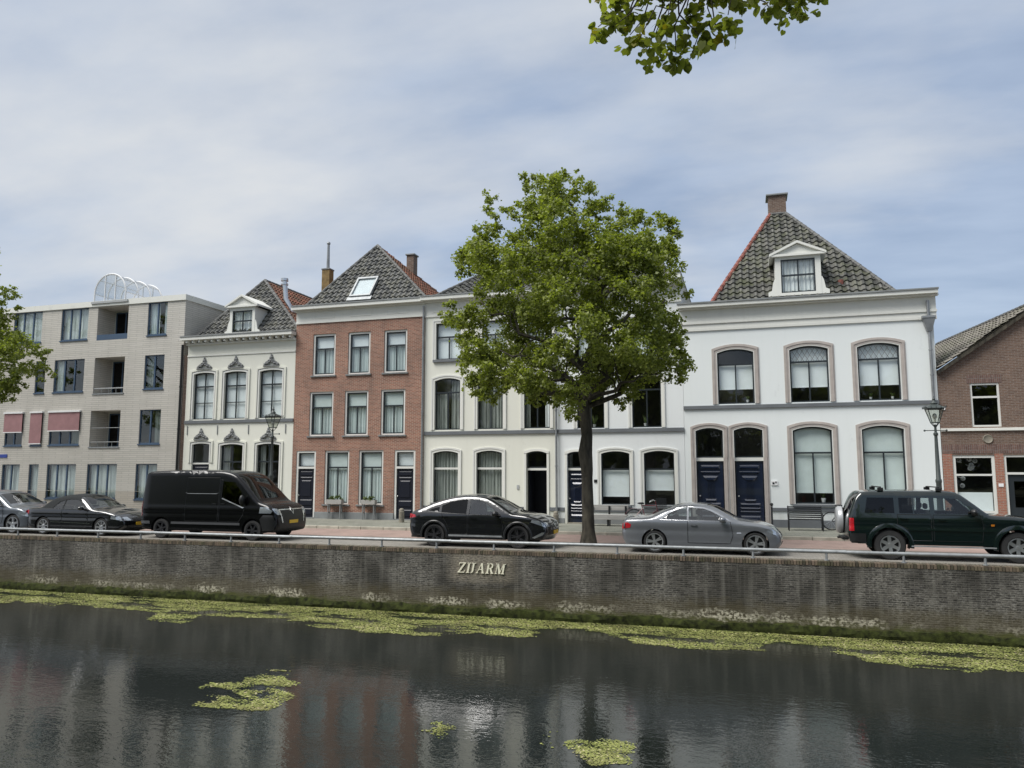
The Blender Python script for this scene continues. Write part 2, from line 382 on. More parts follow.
def door(house, r, Y, dm='navy', set_=.12, kind=0, label=None, name='door'):
    x0, x1, z0, z1 = r; y = Y+set_; d = MB().box(x0, x1, y, y+.05, z0, z1).build(name, dm, house)
    if label: d['label'] = label
    h = z1-z0; w = x1-x0; mb = MB()
    def raised(a0, a1, b0, b1, dp, ti=0):
        X0, X1, Z0, Z1 = x0+a0*w, x0+a1*w, z0+b0*h, z0+b1*h; e = dp*1.1; k = ti*w
        mb.add([(X0+k, y-.001, Z0), (X1-k, y-.001, Z0), (X1, y-.001, Z1), (X0, y-.001, Z1), (X0+e+k, y-dp, Z0+e*.5), (X1-e-k, y-dp, Z0+e*.5), (X1-e, y-dp, Z1-e*1.2), (X0+e, y-dp, Z1-e*1.2)], [(4, 5, 6, 7), (0, 1, 5, 4), (1, 2, 6, 5), (2, 3, 7, 6), (3, 0, 4, 7)])
    for a, b in ([(.86, .95), (.80, .83), (.24, .36), (.05, .18)] if kind == 0 else [(.88, .94), (.82, .84), (.30, .345), (.25, .28), (.2, .225), (.08, .15)]): raised(.12, .88, a, b, .045 if kind else .028)
    if kind == 0: raised(.2, .8, .42, .76, .03)
    else:
        raised(.2, .8, .69, .77, .06, .13)
        for i in range(5): xx = x0+w*(.38+.06*i); mb.box(xx-.012, xx+.012, y-.03, y-.002, z0+.42*h, z0+.66*h)
        raised(.28, .72, .37, .405, .05)
    mb.build('panel', dm, d)
    MB().ball((x0+.08*w, y-.05, z0+.45*h), .035).tube((x0+.08*w, y, z0+.45*h), (x0+.08*w, y-.04, z0+.45*h), .012).build('door_handle', 'brass', d, True)
    return d
# ------------------------------------------------------------------ tiled roofs
def tiled(mb, poly, tw=.28, th=.35, amp=.05, lap=.06, flip=False):
    """lay wavy pantiles over a convex planar polygon (first edge = eave)"""
    P = [Vector(p) for p in poly]; U = (P[1]-P[0]).normalized()
    N = (P[1]-P[0]).cross(P[2]-P[0]).normalized()
    if N.z < 0: N = -N
    V = N.cross(U).normalized()
    if V.z < 0: V = -V
    q = [((p-P[0]).dot(U), (p-P[0]).dot(V)) for p in P]
    u0, u1 = min(a for a, b in q), max(a for a, b in q); v0, v1 = min(b for a, b in q), max(b for a, b in q)
    bm = bmesh.new(); lay = bm.faces.layers.float.new('var'); S = 4
    nu, nv = int((u1-u0)/tw)+2, int((v1-v0)/th)+2
    for j in range(nv):
        for i in range(nu):
            jit = random.uniform(-.006, .006)
            A = []
            for s in range(S+1):
                u = u0+(i+s/S)*tw; w = amp*math.sin(2*math.pi*s/S+.6)
                va, vb = v0+j*th, v0+(j+1)*th+.02
                A.append((bm.verts.new(P[0]+U*u+V*va+N*(w+lap-.06+jit)), bm.verts.new(P[0]+U*u+V*(va-.004)+N*(w+lap+jit)), bm.verts.new(P[0]+U*u+V*vb+N*(w+jit))))
            r = random.random()
            for s in range(S):
                a, b = A[s], A[s+1]
                for fv in ((a[0], b[0], b[1], a[1]), (a[1], b[1], b[2], a[2])): f = bm.faces.new(fv); f[lay] = r
    c = Vector((sum(a for a, b in q)/len(q), sum(b for a, b in q)/len(q)))
    for k in range(len(P)):
        a, b = P[k], P[(k+1) % len(P)]; n = (b-a).cross(N).normalized()
        if (P[0]+U*c[0]+V*c[1]-a).dot(n) > 0: n = -n
        bmesh.ops.bisect_plane(bm, geom=bm.verts[:]+bm.edges[:]+bm.faces[:], plane_co=a, plane_no=n, clear_outer=True)
    bm.verts.ensure_lookup_table(); bm.faces.ensure_lookup_table()
    k = len(mb.v)
    for i, v in enumerate(bm.verts): v.index = i; mb.v.append(tuple(v.co))
    for f in bm.faces: mb.f.append(tuple(v.index+k for v in f.verts)); mb.a.append(f[lay])
    bm.free()
    # solid under-layer
    mb.add([p-N*.03 for p in P], [tuple(range(len(P)))], .2)
def ridge(mb, a, b, r=.09, step=.33):
    a = Vector(a); b = Vector(b); L = (b-a).length; n = max(1, int(L/step)); d = (b-a)/n
    for i in range(n): mb.tube(a+d*i+Vector((0, 0, .03)), a+d*(i+1.08)+Vector((0, 0, .03)), r*random.uniform(.98, 1.06), r*.86, n=8)
# ------------------------------------------------------------------ ground, canal, road
YW, YK, YF, ZW = 21.85, 28.25, 32.7, -1.88
ZS = .11
def sheet(name, x0, x1, y0, y1, z, m): return tag(MB().quad((x0, y0, z), (x1, y0, z), (x1, y1, z), (x0, y1, z)).build(name, m), kind='structure')
def paving(name, c1, c2, cm, bw, bh, ms=.006, stain=.3): return bricks(name, c1, c2, cm, bw, bh, ms, stain, horiz=True, spread=.5)
M['ground'] = mat('distant_ground', (.13, .14, .08), .95, .4, .3)
M['road'] = paving('red_brown_road_bricks', (.34, .235, .2), (.28, .2, .17), (.24, .19, .165), .2, .1)
M['parking'] = paving('grey_parking_pavers', (.24, .225, .2), (.19, .18, .16), (.14, .13, .11), .2, .1)
M['pave'] = paving('grey_green_pavement', (.22, .22, .185), (.18, .185, .15), (.12, .12, .1), .3, .3)
M['kerb'] = mat('pale_kerb_stone', (.36, .34, .28), .9, .25, 3)
sheet('ground', -900, 900, 34, 1800, -.05, 'ground')
sheet('parking_strip', -70, 40, YW+.45, 25.25, 0, 'parking')
sheet('road', -70, 40, 25.25, YK, .004, 'road')
g = MB().box(-70, 40, YK+.14, 46, -.3, ZS).build('pavement', 'pave'); tag(g, kind='structure')
g = MB()
for i in range(110): g.box(-70+i, -70+i+.985, YK, YK+.137, -.2, ZS+.006)
tag(g.build('kerb', 'kerb', bevel=.012), kind='structure')
g = MB().box(-70, 40, YW+.46, YK-.01, -2.4, -.02).build('road_bed', 'ground'); tag(g, kind='structure')
tag(MB().quad((-70, -30, -2.9), (40, -30, -2.9), (40, 22, -2.9), (-70, 22, -2.9)).build('canal_bed', 'ground'), kind='structure')
g = MB().box(-70, 40, -40, 2.6, -3, .55).build('near_bank', 'ground'); tag(g, kind='structure')
# water
m, nt, b = base('canal_water'); M['water'] = m
b.inputs['Base Color'].default_value = (.012, .015, .013, 1); b.inputs['Roughness'].default_value = .03; b.inputs['IOR'].default_value = 1.6
tc = nt.nodes.new('ShaderNodeTexCoord')
w1 = noise(nt, 5.0, 3, tc.outputs['Object'], .6, (1, 1.7, 1)); w2 = noise(nt, 1.1, 3, tc.outputs['Object'], .5, (1, 1.6, 1)); w3 = noise(nt, 17, 2, tc.outputs['Object'], .5)
calm = ramp(nt, noise(nt, .12, 2, tc.outputs['Object']), .35, .65)
bump(nt, b, mth(nt, 'ADD', mth(nt, 'ADD', mth(nt, 'MULTIPLY', w1, mth(nt, 'ADD', mth(nt, 'MULTIPLY', calm, .35), .55)), mth(nt, 'MULTIPLY', w2, 1.0)), mth(nt, 'MULTIPLY', w3, .22)), .6, .0075)
tag(MB().quad((-70, 2, ZW), (40, 2, ZW), (40, YW+.1, ZW), (-70, YW+.1, ZW)).build('canal_water', 'water'), kind='structure')
# ------------------------------------------------------------------ quay wall
m, nt, b = base('quay_brick'); M['quay'] = m
vec, s, tc = boxvec(nt)
br = nt.nodes.new('ShaderNodeTexBrick'); nt.links.new(vec, br.inputs['Vector']); br.inputs['Scale'].default_value = 1
br.inputs['Brick Width'].default_value = .21; br.inputs['Row Height'].default_value = .055; br.inputs['Mortar Size'].default_value = .007; br.inputs['Mortar Smooth'].default_value = .4; br.inputs['Bias'].default_value = -.2
br.inputs['Color1'].default_value = (.022, .0205, .018, 1); br.inputs['Color2'].default_value = (.105, .097, .085, 1); br.inputs['Mortar'].default_value = (.145, .135, .117, 1)
big = noise(nt, .7, 6, stretch=(1, 1, .7)); mid = noise(nt, 3.5, 5, stretch=(1, 1, 2)); fine = noise(nt, 12, 3, stretch=(1, 1, 2.6)); vert = noise(nt, 2.0, 5, stretch=(1.6, 1, .12))
c = mixc(nt, br.outputs['Color'], (.018, .017, .013), mth(nt, 'MULTIPLY', ramp(nt, big, .42, .62), .7))
c = mixc(nt, c, (.30, .29, .26), mth(nt, 'MULTIPLY', mth(nt, 'MULTIPLY', ramp(nt, fine, .46, .66), ramp(nt, big, .56, .40)), .6))
c = mixc(nt, c, (.24, .23, .2), mth(nt, 'MULTIPLY', ramp(nt, vert, .52, .72), .45))
zr = mth(nt, 'ADD', s.outputs[2], mth(nt, 'MULTIPLY', mid, .5))      # height with wobble
brown = mth(nt, 'MULTIPLY', ramp(nt, zr, -.75, -1.05), .5); c = mixc(nt, c, (.075, .06, .025), brown)
mossy = mth(nt, 'MULTIPLY', ramp(nt, zr, -1.25, -1.45), .9); c = mixc(nt, c, (.06, .065, .012), mossy)
lime_band = mth(nt, 'MULTIPLY', ramp(nt, zr, -1.10, -1.22), ramp(nt, zr, -1.40, -1.30))
lime_ = mth(nt, 'MULTIPLY', mth(nt, 'MULTIPLY', lime_band, ramp(nt, noise(nt, .55, 6, stretch=(1, 1, .5)), .46, .60)), ramp(nt, noise(nt, 11, 5, stretch=(1, 1, 1.2)), .44, .56))
c = mixc(nt, c, (.50, .47, .37), mth(nt, 'MULTIPLY', lime_, .85))
# pale cleaned patch round the lettering
LX0, LX1 = at(449, 567, YW).x, at(514, 567, YW).x
px_ = mth(nt, 'MULTIPLY', ramp(nt, s.outputs[0], LX0-.15, LX0+.25), ramp(nt, s.outputs[0], LX1+.2, LX1-.2)); pz_ = mth(nt, 'MULTIPLY', ramp(nt, zr, -.75, -.55), ramp(nt, zr, .25, .1))
c = mixc(nt, c, (.27, .235, .18), mth(nt, 'MULTIPLY', mth(nt, 'MULTIPLY', px_, pz_), mth(nt, 'ADD', mth(nt, 'MULTIPLY', ramp(nt, fine, .35, .65), .6), .15)))
nt.links.new(c, b.inputs['Base Color']); b.inputs['Roughness'].default_value = .9
bump(nt, b, mth(nt, 'ADD', mth(nt, 'SUBTRACT', 1, br.outputs['Fac']), mth(nt, 'ADD', mth(nt, 'MULTIPLY', mid, 1.2), fine)), .6, .015)
quay = thing('quay_wall', (0, YW, 0), 'long dark brick quay wall along the canal with moss at its foot', 'quay wall')
MB().box(-70, 40, YW, YW+.45, -3, -.115).build('wall', 'quay', quay)
mb = MB(); x = -42.0
M['coping'] = attrmat('rowlock_coping_brick', (.045, .04, .03), (.16, .12, .09), .9, ns=(3, (.1, .1, .05), .6))
while x < 12: mb.box(x, x+.062, YW-.004-random.uniform(0, .008), YW+.22, -.112, -.004+random.uniform(-.008, .004)); mb.a[-6:] = [random.random()]*6; x += .075
mb.build('coping', 'coping', quay, attr=True)
MB().box(-70, 40, YW+.222, YW+.449, -.113, .002).build('coping_strip', 'concrete', quay)
mb = MB(); x = -45.0; random.seed(3)
zz = lambda X, a: .03*math.sin(X*1.7+a)+.02*math.sin(X*4.1+a*2)+.015*math.sin(X*9.7+a)
n = 700; vs = []
for i in range(n+1):
    X = -45+58*i/n; p = .12+.04*math.sin(X*2.3)+.035*math.sin(X*6.1+1)+random.uniform(-.02, .02)
    vs += [(X, YW-.003, ZW+.22+zz(X, 0)+random.uniform(-.02, .02)), (X, YW-p*.6, ZW+.19+zz(X, 1)), (X, YW-p, ZW+.09+zz(X, 2)*.5), (X, YW-p*.8, ZW-.05)]
mb.add(vs, [(4*i+k, 4*i+k+1, 4*i+4+k+1, 4*i+4+k) for i in range(n) for k in range(3)])
mb.build('mossy_footing', 'moss', quay, True)
# lettering: slanted roman capitals
def letters():
    T, t = .17, .065; S = lambda x, z, w=.2: [(x, z), (x+w, z), (x+w, z+.05), (x, z+.05)]
    para = lambda x0, x1, w, z0=0, z1=1: [(x0, z0), (x0+w, z0), (x1+w, z1), (x1, z1)]
    L = {}
    L['Z'] = (.78, [para(.02, .55, .19, .02, .98), [(.05, .93), (.74, .93), (.74, 1), (.05, 1)], [(.02, 0), (.74, 0), (.74, .07), (.02, .07)], [(.05, .78), (.1, .78), (.12, .93), (.05, .93)], [(.68, .07), (.74, .07), (.76, .24), (.7, .24)]])
    L['I'] = (.42, [para(.12, .12, T), S(.03, 0, .36), S(.03, .95, .36)])
    J = [(.25, 1), (.25, .2), (.19, .06), (.08, .0), (-.02, .03), (-.02, .08), (.06, .07), (.08, .2), (.08, 1)]
    L['J'] = (.46, [J, S(-.03, .95, .40)])
    L['A'] = (.86, [para(.06, .38, t), para(.60, .34, .18), [(.2, .34), (.62, .34), (.62, .4), (.22, .4)], S(-.02, 0, .26), S(.55, 0, .3)])
    bowl = [(.26, .5+.0)]+[(.42+.26*math.cos(a), .74+.26*math.sin(a)) for a in [math.radians(d) for d in range(-90, 91, 20)]]+[(.26, 1)]
    inner = [(.26, .56)]+[(.42+.12*math.cos(a), .75+.19*math.sin(a)) for a in [math.radians(d) for d in range(-90, 91, 20)]]+[(.26, .945)]
    L['R'] = (.84, [para(.1, .1, T), ('ring', bowl, inner), para(.6, .33, .19, .0, .52), S(.0, 0, .36), S(.02, .95, .3), S(.55, 0, .28)])
    L['M'] = (1.02, [para(.1, .1, t), para(.42, .1, .19), para(.46, .74, t), para(.74, .74, T), S(.02, 0, .22), S(.66, 0, .33), S(.0, .95, .2), S(.74, .95, .25)])
    mb = MB(); x = 0
    out = []
    for ch in 'ZIJARM':
        w, ps = L[ch]
        out.append((x, ps)); x += w+.1
    tot = x-.1
    X0, X1 = at(457.5, 568, YW).x, at(506.5, 569, YW).x; hgt = at(480, 563, YW).z-at(480, 573, YW).z; zb = at(482, 573.2, YW).z; k = (X1-X0-.2*hgt)/tot
    for j, (x, ps) in enumerate(out):
        for q, p in enumerate(ps):
            f = lambda pt: (X0+(x+pt[0])*k+.2*pt[1]*hgt, zb+pt[1]*hgt); e = .002*q
            if p[0] == 'ring': mb.ring([f(c) for c in p[1]], [f(c) for c in p[2]], YW-.03-e, YW-.001, closed=False)
            else: mb.prism([f(c) for c in p], YW-.03-e, YW-.001)
    return mb
letters().build('lettering', 'letter', quay)
# ------------------------------------------------------------------ low tube railing
rail = thing('tube_railing', (-25.65, YW+.2, 0), 'low grey galvanised tube railing on short posts along the quay edge', 'railing')
RZ, RY = .27, YW+.2; x = -25.65-1.835*9; k = 0; xs = []
while x < 12: xs.append(x); x += 1.835
for x in xs: MB().tube((x, RY, -.0), (x, RY, RZ-.04), .032).tube((x, RY, -.0), (x, RY, .02), .07).build('post', 'galv', rail, True)
for i in range(0, len(xs)-1, 3):
    a, b_ = xs[i]+.45, xs[min(i+3, len(xs)-1)]+.45; dz = random.uniform(-.006, .006)
    MB().tube((a+.012, RY, RZ-.045+dz), (b_-.012, RY, RZ-.045-dz), .048, n=12).tube((a-.03, RY, RZ-.045), (a+.03, RY, RZ-.045), .052, n=12).build('rail', 'galv', rail, True)
# ------------------------------------------------------------------ houses
def hx(px, py=400): return at(px, py, YF).x
def gz(px, py, Y=YF): return at(px, py, Y).z
D = 11.0
def band(house, name, m, x0, x1, z0, z1, p, y=YF): return MB().box(x0, x1, y-p, y+.02, z0, z1).build(name, m, house, bevel=.006)
def roofhip(house, x0, x1, z, Yf, Db, pk, Yp, mats, tw=.28, th=.35, back=None):
    """pk: list of one or two (x,z) ridge points at depth Yp"""
    A, B = (x0, Yf, z), (x1, Yf, z); Cc, Dd = (x1, Yf+Db, z), (x0, Yf+Db, z)
    p = [(q[0], Yp, q[1]) for q in pk]; pl, pr = p[0], p[-1]
    mb = MB(); tiled(mb, [A, B, pr] if len(p) == 1 else [A, B, pr, pl], tw, th); f = mb.build('roof', mats[0], house, attr=True)
    for poly, mm in (([B, Cc, pr], mats[1]), ([Dd, A, pl], mats[2])): mb = MB(); tiled(mb, poly, tw, th); o = mb.build('roof_slope', mm, house, attr=True); o.parent = f
    mb = MB(); tiled(mb, [Cc, Dd, pl] if len(p) == 1 else [Cc, Dd, pl, pr], tw, th); o = mb.build('roof_slope', mats[0], house, attr=True); o.parent = f
    return f, A, B, pl, pr
def chimney(par, px0, px1, pyt, pyb, Y, m='brownbrick', cap=True, dy=.7, capm='leadgrey', oh=.1):
    x0, x1, z0, z1 = rect(px0, px1, pyt, pyb, Y); mb = MB().box(x0, x1, Y, Y+dy, z0-.6, z1-(.12 if cap else 0)); c = mb.build('chimney', m, par)
    if cap: MB().box(x0-oh, x1+oh, Y-oh, Y+dy+oh, z1-.118, z1-.04).build('cap', capm, c, bevel=.01)
    return c, x0, x1, z1
# ---- big white house (right)
x0, x1 = hx(683.6), hx(938.2); zc = gz(810, 297.5); ztop = zc
bw = thing('white_house', ((x0+x1)/2, YF, ZS), 'broad white house with twin navy front doors and a dormer in its steep roof', 'house')
W2 = row(YF, [(717.5, 754, 348, 403), (790, 829, 346, 402.3), (858, 900.5, 343.3, 400.8)])
G2 = row(YF, [(794, 833.5, 426.5, 505.5), (863.4, 906, 425.5, 503.5)])
DD = row(YF, [(696.5, 724, 428, 520.5), (735, 764, 427, 521)])
for r in DD: r[2] = ZS+.02
zs1, zs0 = gz(810, 403.2), gz(810, 406.9)
zcb = gz(810, 322.5)           # bottom of cornice zone
holes = [(arch(*r, .14), None) for r in W2]+[(arch(*r, .14), None) for r in G2]+[(arch(*r, .12), .3) for r in DD]
mb = MB(); facade(mb, [(x0, -.1), (x1, -.1), (x1, zcb+.3), (x0, zcb+.3)], holes, YF); shell(mb, x0, x1, -.1, ztop-.2, YF, D); mb.build('wall', 'white2', bw)
MB().quad((x0+.1, YF+3.2, 0), (x1-.1, YF+3.2, 0), (x1-.1, YF+3.2, 8), (x0+.1, YF+3.2, 8)).build('inner_wall', 'room', bw)
SUR = [(0, .035, .05, 'white_p'), (.035, .12, .035, 'taupe'), (.122, .20, .055, 'taupe'), (.202, .25, .03, 'taupe')]
SUR = [(0, .03, .03, 'wframe'), (.032, .11, .035, 'taupe'), (.112, .165, .055, 'taupe'), (.167, .21, .03, 'taupe')]
for i, r in enumerate(W2):
    window(bw, r, YF, .14, 'dframe', .72, cover=[('blind', .03, .97, .28, .98, 'blindw')] if i else [('blind', .03, .97, .28, .72, 'blindw')], surround=SUR, lattice=i > 0)
for r in G2: window(bw, r, YF, .14, 'dframe', .66, cover=[('blind', .03, .97, .15, .98, 'blind')], surround=SUR, sill=(.1, .1, .1, 'greyp'))
for i, r in enumerate(DD):
    zt = gz(730, 457.5); zd = gz(730, 459.5)
    window(bw, [r[0], r[1], zt, r[3]], YF, .12, 'dframe', 1.0, mull_bot=False, surround=[(a, min(b, .2), p, m) for a, b, p, m in SUR], set_=.2, name='transom_window')
    MB().box(r[0]-.0, r[1]+.0, YF+.1, YF+.24, zd-.06, zt-.004).build('lintel', 'wframe', bw)
    for sx in (r[0]-.2, r[1]):
        for (a, b_, p) in ((0, .07, .035), (.072, .14, .055), (.142, .2, .03)):
            if sx < r[0]: MB().box(r[0]-b_, r[0]-a, YF-p, YF+.01, ZS, zt-.002).build('door_surround', 'taupe', bw)
            else: MB().box(r[1]+a, r[1]+b_, YF-p, YF+.01, ZS, zt-.002).build('door_surround', 'taupe', bw)
    door(bw, [r[0]+.04, r[1]-.04, ZS+.05, zd-.062], YF, 'navy', .17, 1)
    MB().box(r[0], r[1], YF-.25, YF+.3, ZS-.02, ZS+.05).build('doorstep', 'concrete', bw, bevel=.01)
band(bw, 'string_course', 'greyp', x0-.01, x1+.02, zs0, zs1, .07)
for seg in ((x0, DD[0][0]-.24), (DD[0][1]+.24, DD[1][0]-.24), (DD[1][1]+.24, x1)):
    if seg[1]-seg[0] > .1:
        band(bw, 'plinth_band', 'greyp', seg[0], seg[1], gz(800, 511.5), gz(800, 508), .045); band(bw, 'plinth', 'greyp', seg[0], seg[1], -.1, gz(800, 520), .03)
# cornice
z = lambda py: gz(810, py)
mb = MB(); mb.box(x0-.05, x1+.12, YF-.06, YF+.02, z(325.5), z(323)); mb.box(x0-.05, x1+.12, YF-.04, YF+.02, z(323)+.003, z(318.5)); mb.box(x0-.05, x1+.14, YF-.09, YF+.02, z(318.5)+.003, z(316.3)); mb.box(x0-.05, x1+.12, YF-.03, YF+.02, z(316.3)+.003, z(303.5))
mb.box(x0-.1, x1+.2, YF-.2, YF+.02, z(303.5)+.003, z(302)); mb.box(x0-.14, x1+.16, YF-.36, YF+.25, z(302)+.003, z(298.5))
mb.build('cornice', 'trimw', bw); MB().box(x0-.16, x1+.18, YF-.40, YF+.6, z(298.5)+.003, z(297)).build('gutter', 'leadgrey', bw)
zt = z(297)+.01
pl, pr = at(770, 215, YF+5.2), at(785.5, 214, YF+5.2); bl, brr = at(710.5, 300.7, YF+.4), at(896.8, 289.4, YF+.4); zr = (pl.z+pr.z)/2
rf, A, B, PL, PR = roofhip(bw, bl.x, brr.x, zt, YF+.4, 10, [(pl.x, zr), (pr.x, zr)], YF+5.2, ('tileg', 'tileg', 'tileg'), .30, .36)
mb = MB(); ridge(mb, A, PL, .1); mb.build('ridge_tiles', 'ridger', rf); mb = MB(); ridge(mb, B, PR, .09); ridge(mb, PL, PR, .09); mb.build('ridge_tiles', 'ridgeg', rf)
chimney(rf, 768.3, 786, 193, 216, YF+5.2, dy=.9)
MB().tube((at(841, 290, YF+1.1)), (at(841, 290, YF+1.1)+Vector((0, 0, .42))), .13, .11).build('clay_vent', 'ridger', rf)
def dormer(rf, r, Y, gable, eave, back, wallm='trimw', cover='curtainl', slope=1.0, wf='dframe', wx=.22, n=2):
    x0, x1, z0, z1 = r; ze = eave; cx = (x0+x1)/2; X0, X1 = x0-wx, x1+wx
    mb = MB(); facade(mb, [(X0, z0-.12), (X1, z0-.12), (X1, ze), (X0, ze)], [(arch(x0, x1, z0, z1), None)], Y, .12)
    for X in (X0, X1): mb.quad((X, Y, z0-.12), (X, Y+back, z0-.12), (X, Y+back, ze), (X, Y, ze))
    mb.prism([(X0-.12, ze+.1), (X1+.12, ze+.1), (cx, gable-.05)], Y-.04, Y+.05)
    d = mb.build('dormer', wallm, rf)
    MB().quad((X0+.02, Y+.9, z0-.1), (X1-.02, Y+.9, z0-.1), (X1-.02, Y+.9, ze), (X0+.02, Y+.9, ze)).build('inner_wall', 'room', d)
    w = window(d, r, Y, 0, wf, .52 if n == 2 else .5, mull_top=True, cover=[('curtain', .03, .97, .02, .98, 'curtainl')] if cover else None, fw_=.05, deep=.1, set_=.04)
    mb = MB()
    for s in (1, -1):
        Xe = X0-.22 if s > 0 else X1+.22
        mb.add([(Xe, Y-.16, ze+.02), (cx, Y-.16, gable-.02), (cx, Y+back, gable-.02), (Xe, Y+back, ze+.02), (Xe, Y-.16, ze+.12), (cx, Y-.16, gable+.08), (cx, Y+back, gable+.08), (Xe, Y+back, ze+.12)], [(0, 1, 5, 4), (4, 5, 6, 7), (0, 3, 2, 1), (0, 4, 7, 3)])
    mb.box(X0-.2, X1+.2, Y-.14, Y+.02, ze-.0, ze+.095)
    mb.build('dormer_roof', 'trimw', d)
    for s, X in ((-1, X0), (1, X1)):     # scrolled side brackets
        MB().prism([(X, z0-.12), (X+s*.3, z0-.12), (X+s*.3, z0+.05), (X+s*.16, z0+.12), (X+s*.1, z0+.45), (X+s*.04, z0+.6), (X, z0+.62)], Y+.01, Y+.09).build('bracket', wallm, d)
    return d
dr = rect(781, 815.5, 258.5, 292, YF+.55)
dormer(rf, dr, YF+.55, at(797, 243, YF+.55).z, at(797, 256, YF+.55).z, 3.0)
# downpipe with hopper
def downpipe(house, px, pyt, pyb, hopper=None, m='zinc', r=.055, y=None, zb=ZS):
    y = y or YF-.12; X = at(px, (pyt+pyb)/2, y).x; zt = at(px, pyt, y).z
    p = MB().tube((X, y, zb), (X, y, zt), r, n=10)
    for k in range(1, 4): zz = zb+(zt-zb)*k/4; p.tube((X, y, zz-.03), (X, y, zz+.03), r+.015, n=10)
    p = p.build('downpipe', m, house, True)
    if hopper: z1, z0 = at(px, hopper[0], y).z, at(px, hopper[1], y).z
    if hopper:
        mb = MB(); mb.add([(X-.22, y-.14, z1), (X+.22, y-.14, z1), (X+.22, y+.1, z1), (X-.22, y+.1, z1), (X-.09, y-.08, z0), (X+.09, y-.08, z0), (X+.09, y+.08, z0), (X-.09, y+.08, z0)], [(0, 1, 2, 3), (4, 5, 6, 7), (0, 1, 5, 4), (1, 2, 6, 5), (2, 3, 7, 6), (3, 0, 4, 7)])
        mb.box(X-.24, X+.24, y-.16, y+.11, z1, z1+.08); mb.build('rain_hopper', m, p)
    return p
downpipe(bw, 930.5, 300, 402, (318, 331), zb=zs1)
nx = at(774.5, 483, YF-.03).x; nz = gz(774.5, 483)
o = MB().box(nx-.12, nx+.12, YF-.035, YF-.002, nz-.09, nz+.09).build('house_number_plate', 'white_p', bw); MB().box(nx-.08, nx+.0, YF-.04, YF-.036, nz-.05, nz+.03).box(nx+.03, nx+.08, YF-.04, YF-.036, nz-.01, nz+.06).build('plate_mark', 'ironblk', o)
# ---- small potted things behind its window
# ---- cream house and white house (middle)
xm = hx(555.0); xl = hx(424.6); xr = hx(683.4)
zcm = gz(555, 288.5)
def terrace(x0, x1, label, m, rows, side):
    h = thing('white_terraced_house', ((x0+x1)/2, YF, ZS), label, 'house')
    up_, mid_, gr_, dr_ = rows; holes = [(arch(*r, 0), None) for r in up_]+[(arch(*r, .12), None) for r in mid_]+[(arch(*r, .1), None) for r in gr_]+[(arch(*r, .1), .35) for r in dr_]
    mb = MB(); facade(mb, [(x0, -.1), (x1, -.1), (x1, zcm-.5), (x0, zcm-.5)], holes, YF); shell(mb, x0+.003, x1-.003, -.1, zcm-.2, YF, D); mb.build('wall', m, h)
    MB().quad((x0+.1, YF+3, 0), (x1-.1, YF+3, 0), (x1-.1, YF+3, 9), (x0+.1, YF+3, 9)).build('inner_wall', 'room', h)
    return h
C_up = row(YF, [(436, 461, 321.7, 358.5), (482, 507, 321.5, 358)]); C_up.append([C_up[1][0]+2.1, C_up[1][1]+2.1, *C_up[0][2:]])
C_mid = row(YF, [(434.7, 460.2, 377, 429), (477.5, 503, 376.5, 429), (524, 549.8, 376, 429)])
C_gr = row(YF, [(433.2, 458, 451, 503), (476.3, 502, 450.6, 503)]); C_dr = row(YF, [(526.3, 547, 451, 514)])
W_up = row(YF, [(577, 604, 320.5, 358), (632.5, 661, 320, 357.5)])
W_mid = row(YF, [(577, 604.2, 376, 428), (632, 661.2, 375.5, 427.5)])
W_gr = row(YF, [(601.3, 629.8, 451, 505), (644.2, 674.6, 451, 505)]); W_dr = row(YF, [(567.3, 586, 451.5, 521)])
for r in C_dr+W_dr: r[2] = ZS+.02
zs_m1, zs_m0 = gz(555, 429.6), gz(555, 433.3)
hc = terrace(xl, xm, 'cream stuccoed three storey house with an open dark doorway and grey curtained windows', 'cream', (C_up, C_mid, C_gr, C_dr), 0)
hw = terrace(xm, xr, 'cool white house behind the tree trunk with white blinds low in two windows', 'white1', (W_up, W_mid, W_gr, W_dr), 1)
SM = [(0, .09, .03, 'trimw'), (.092, .16, .05, 'wframe')]
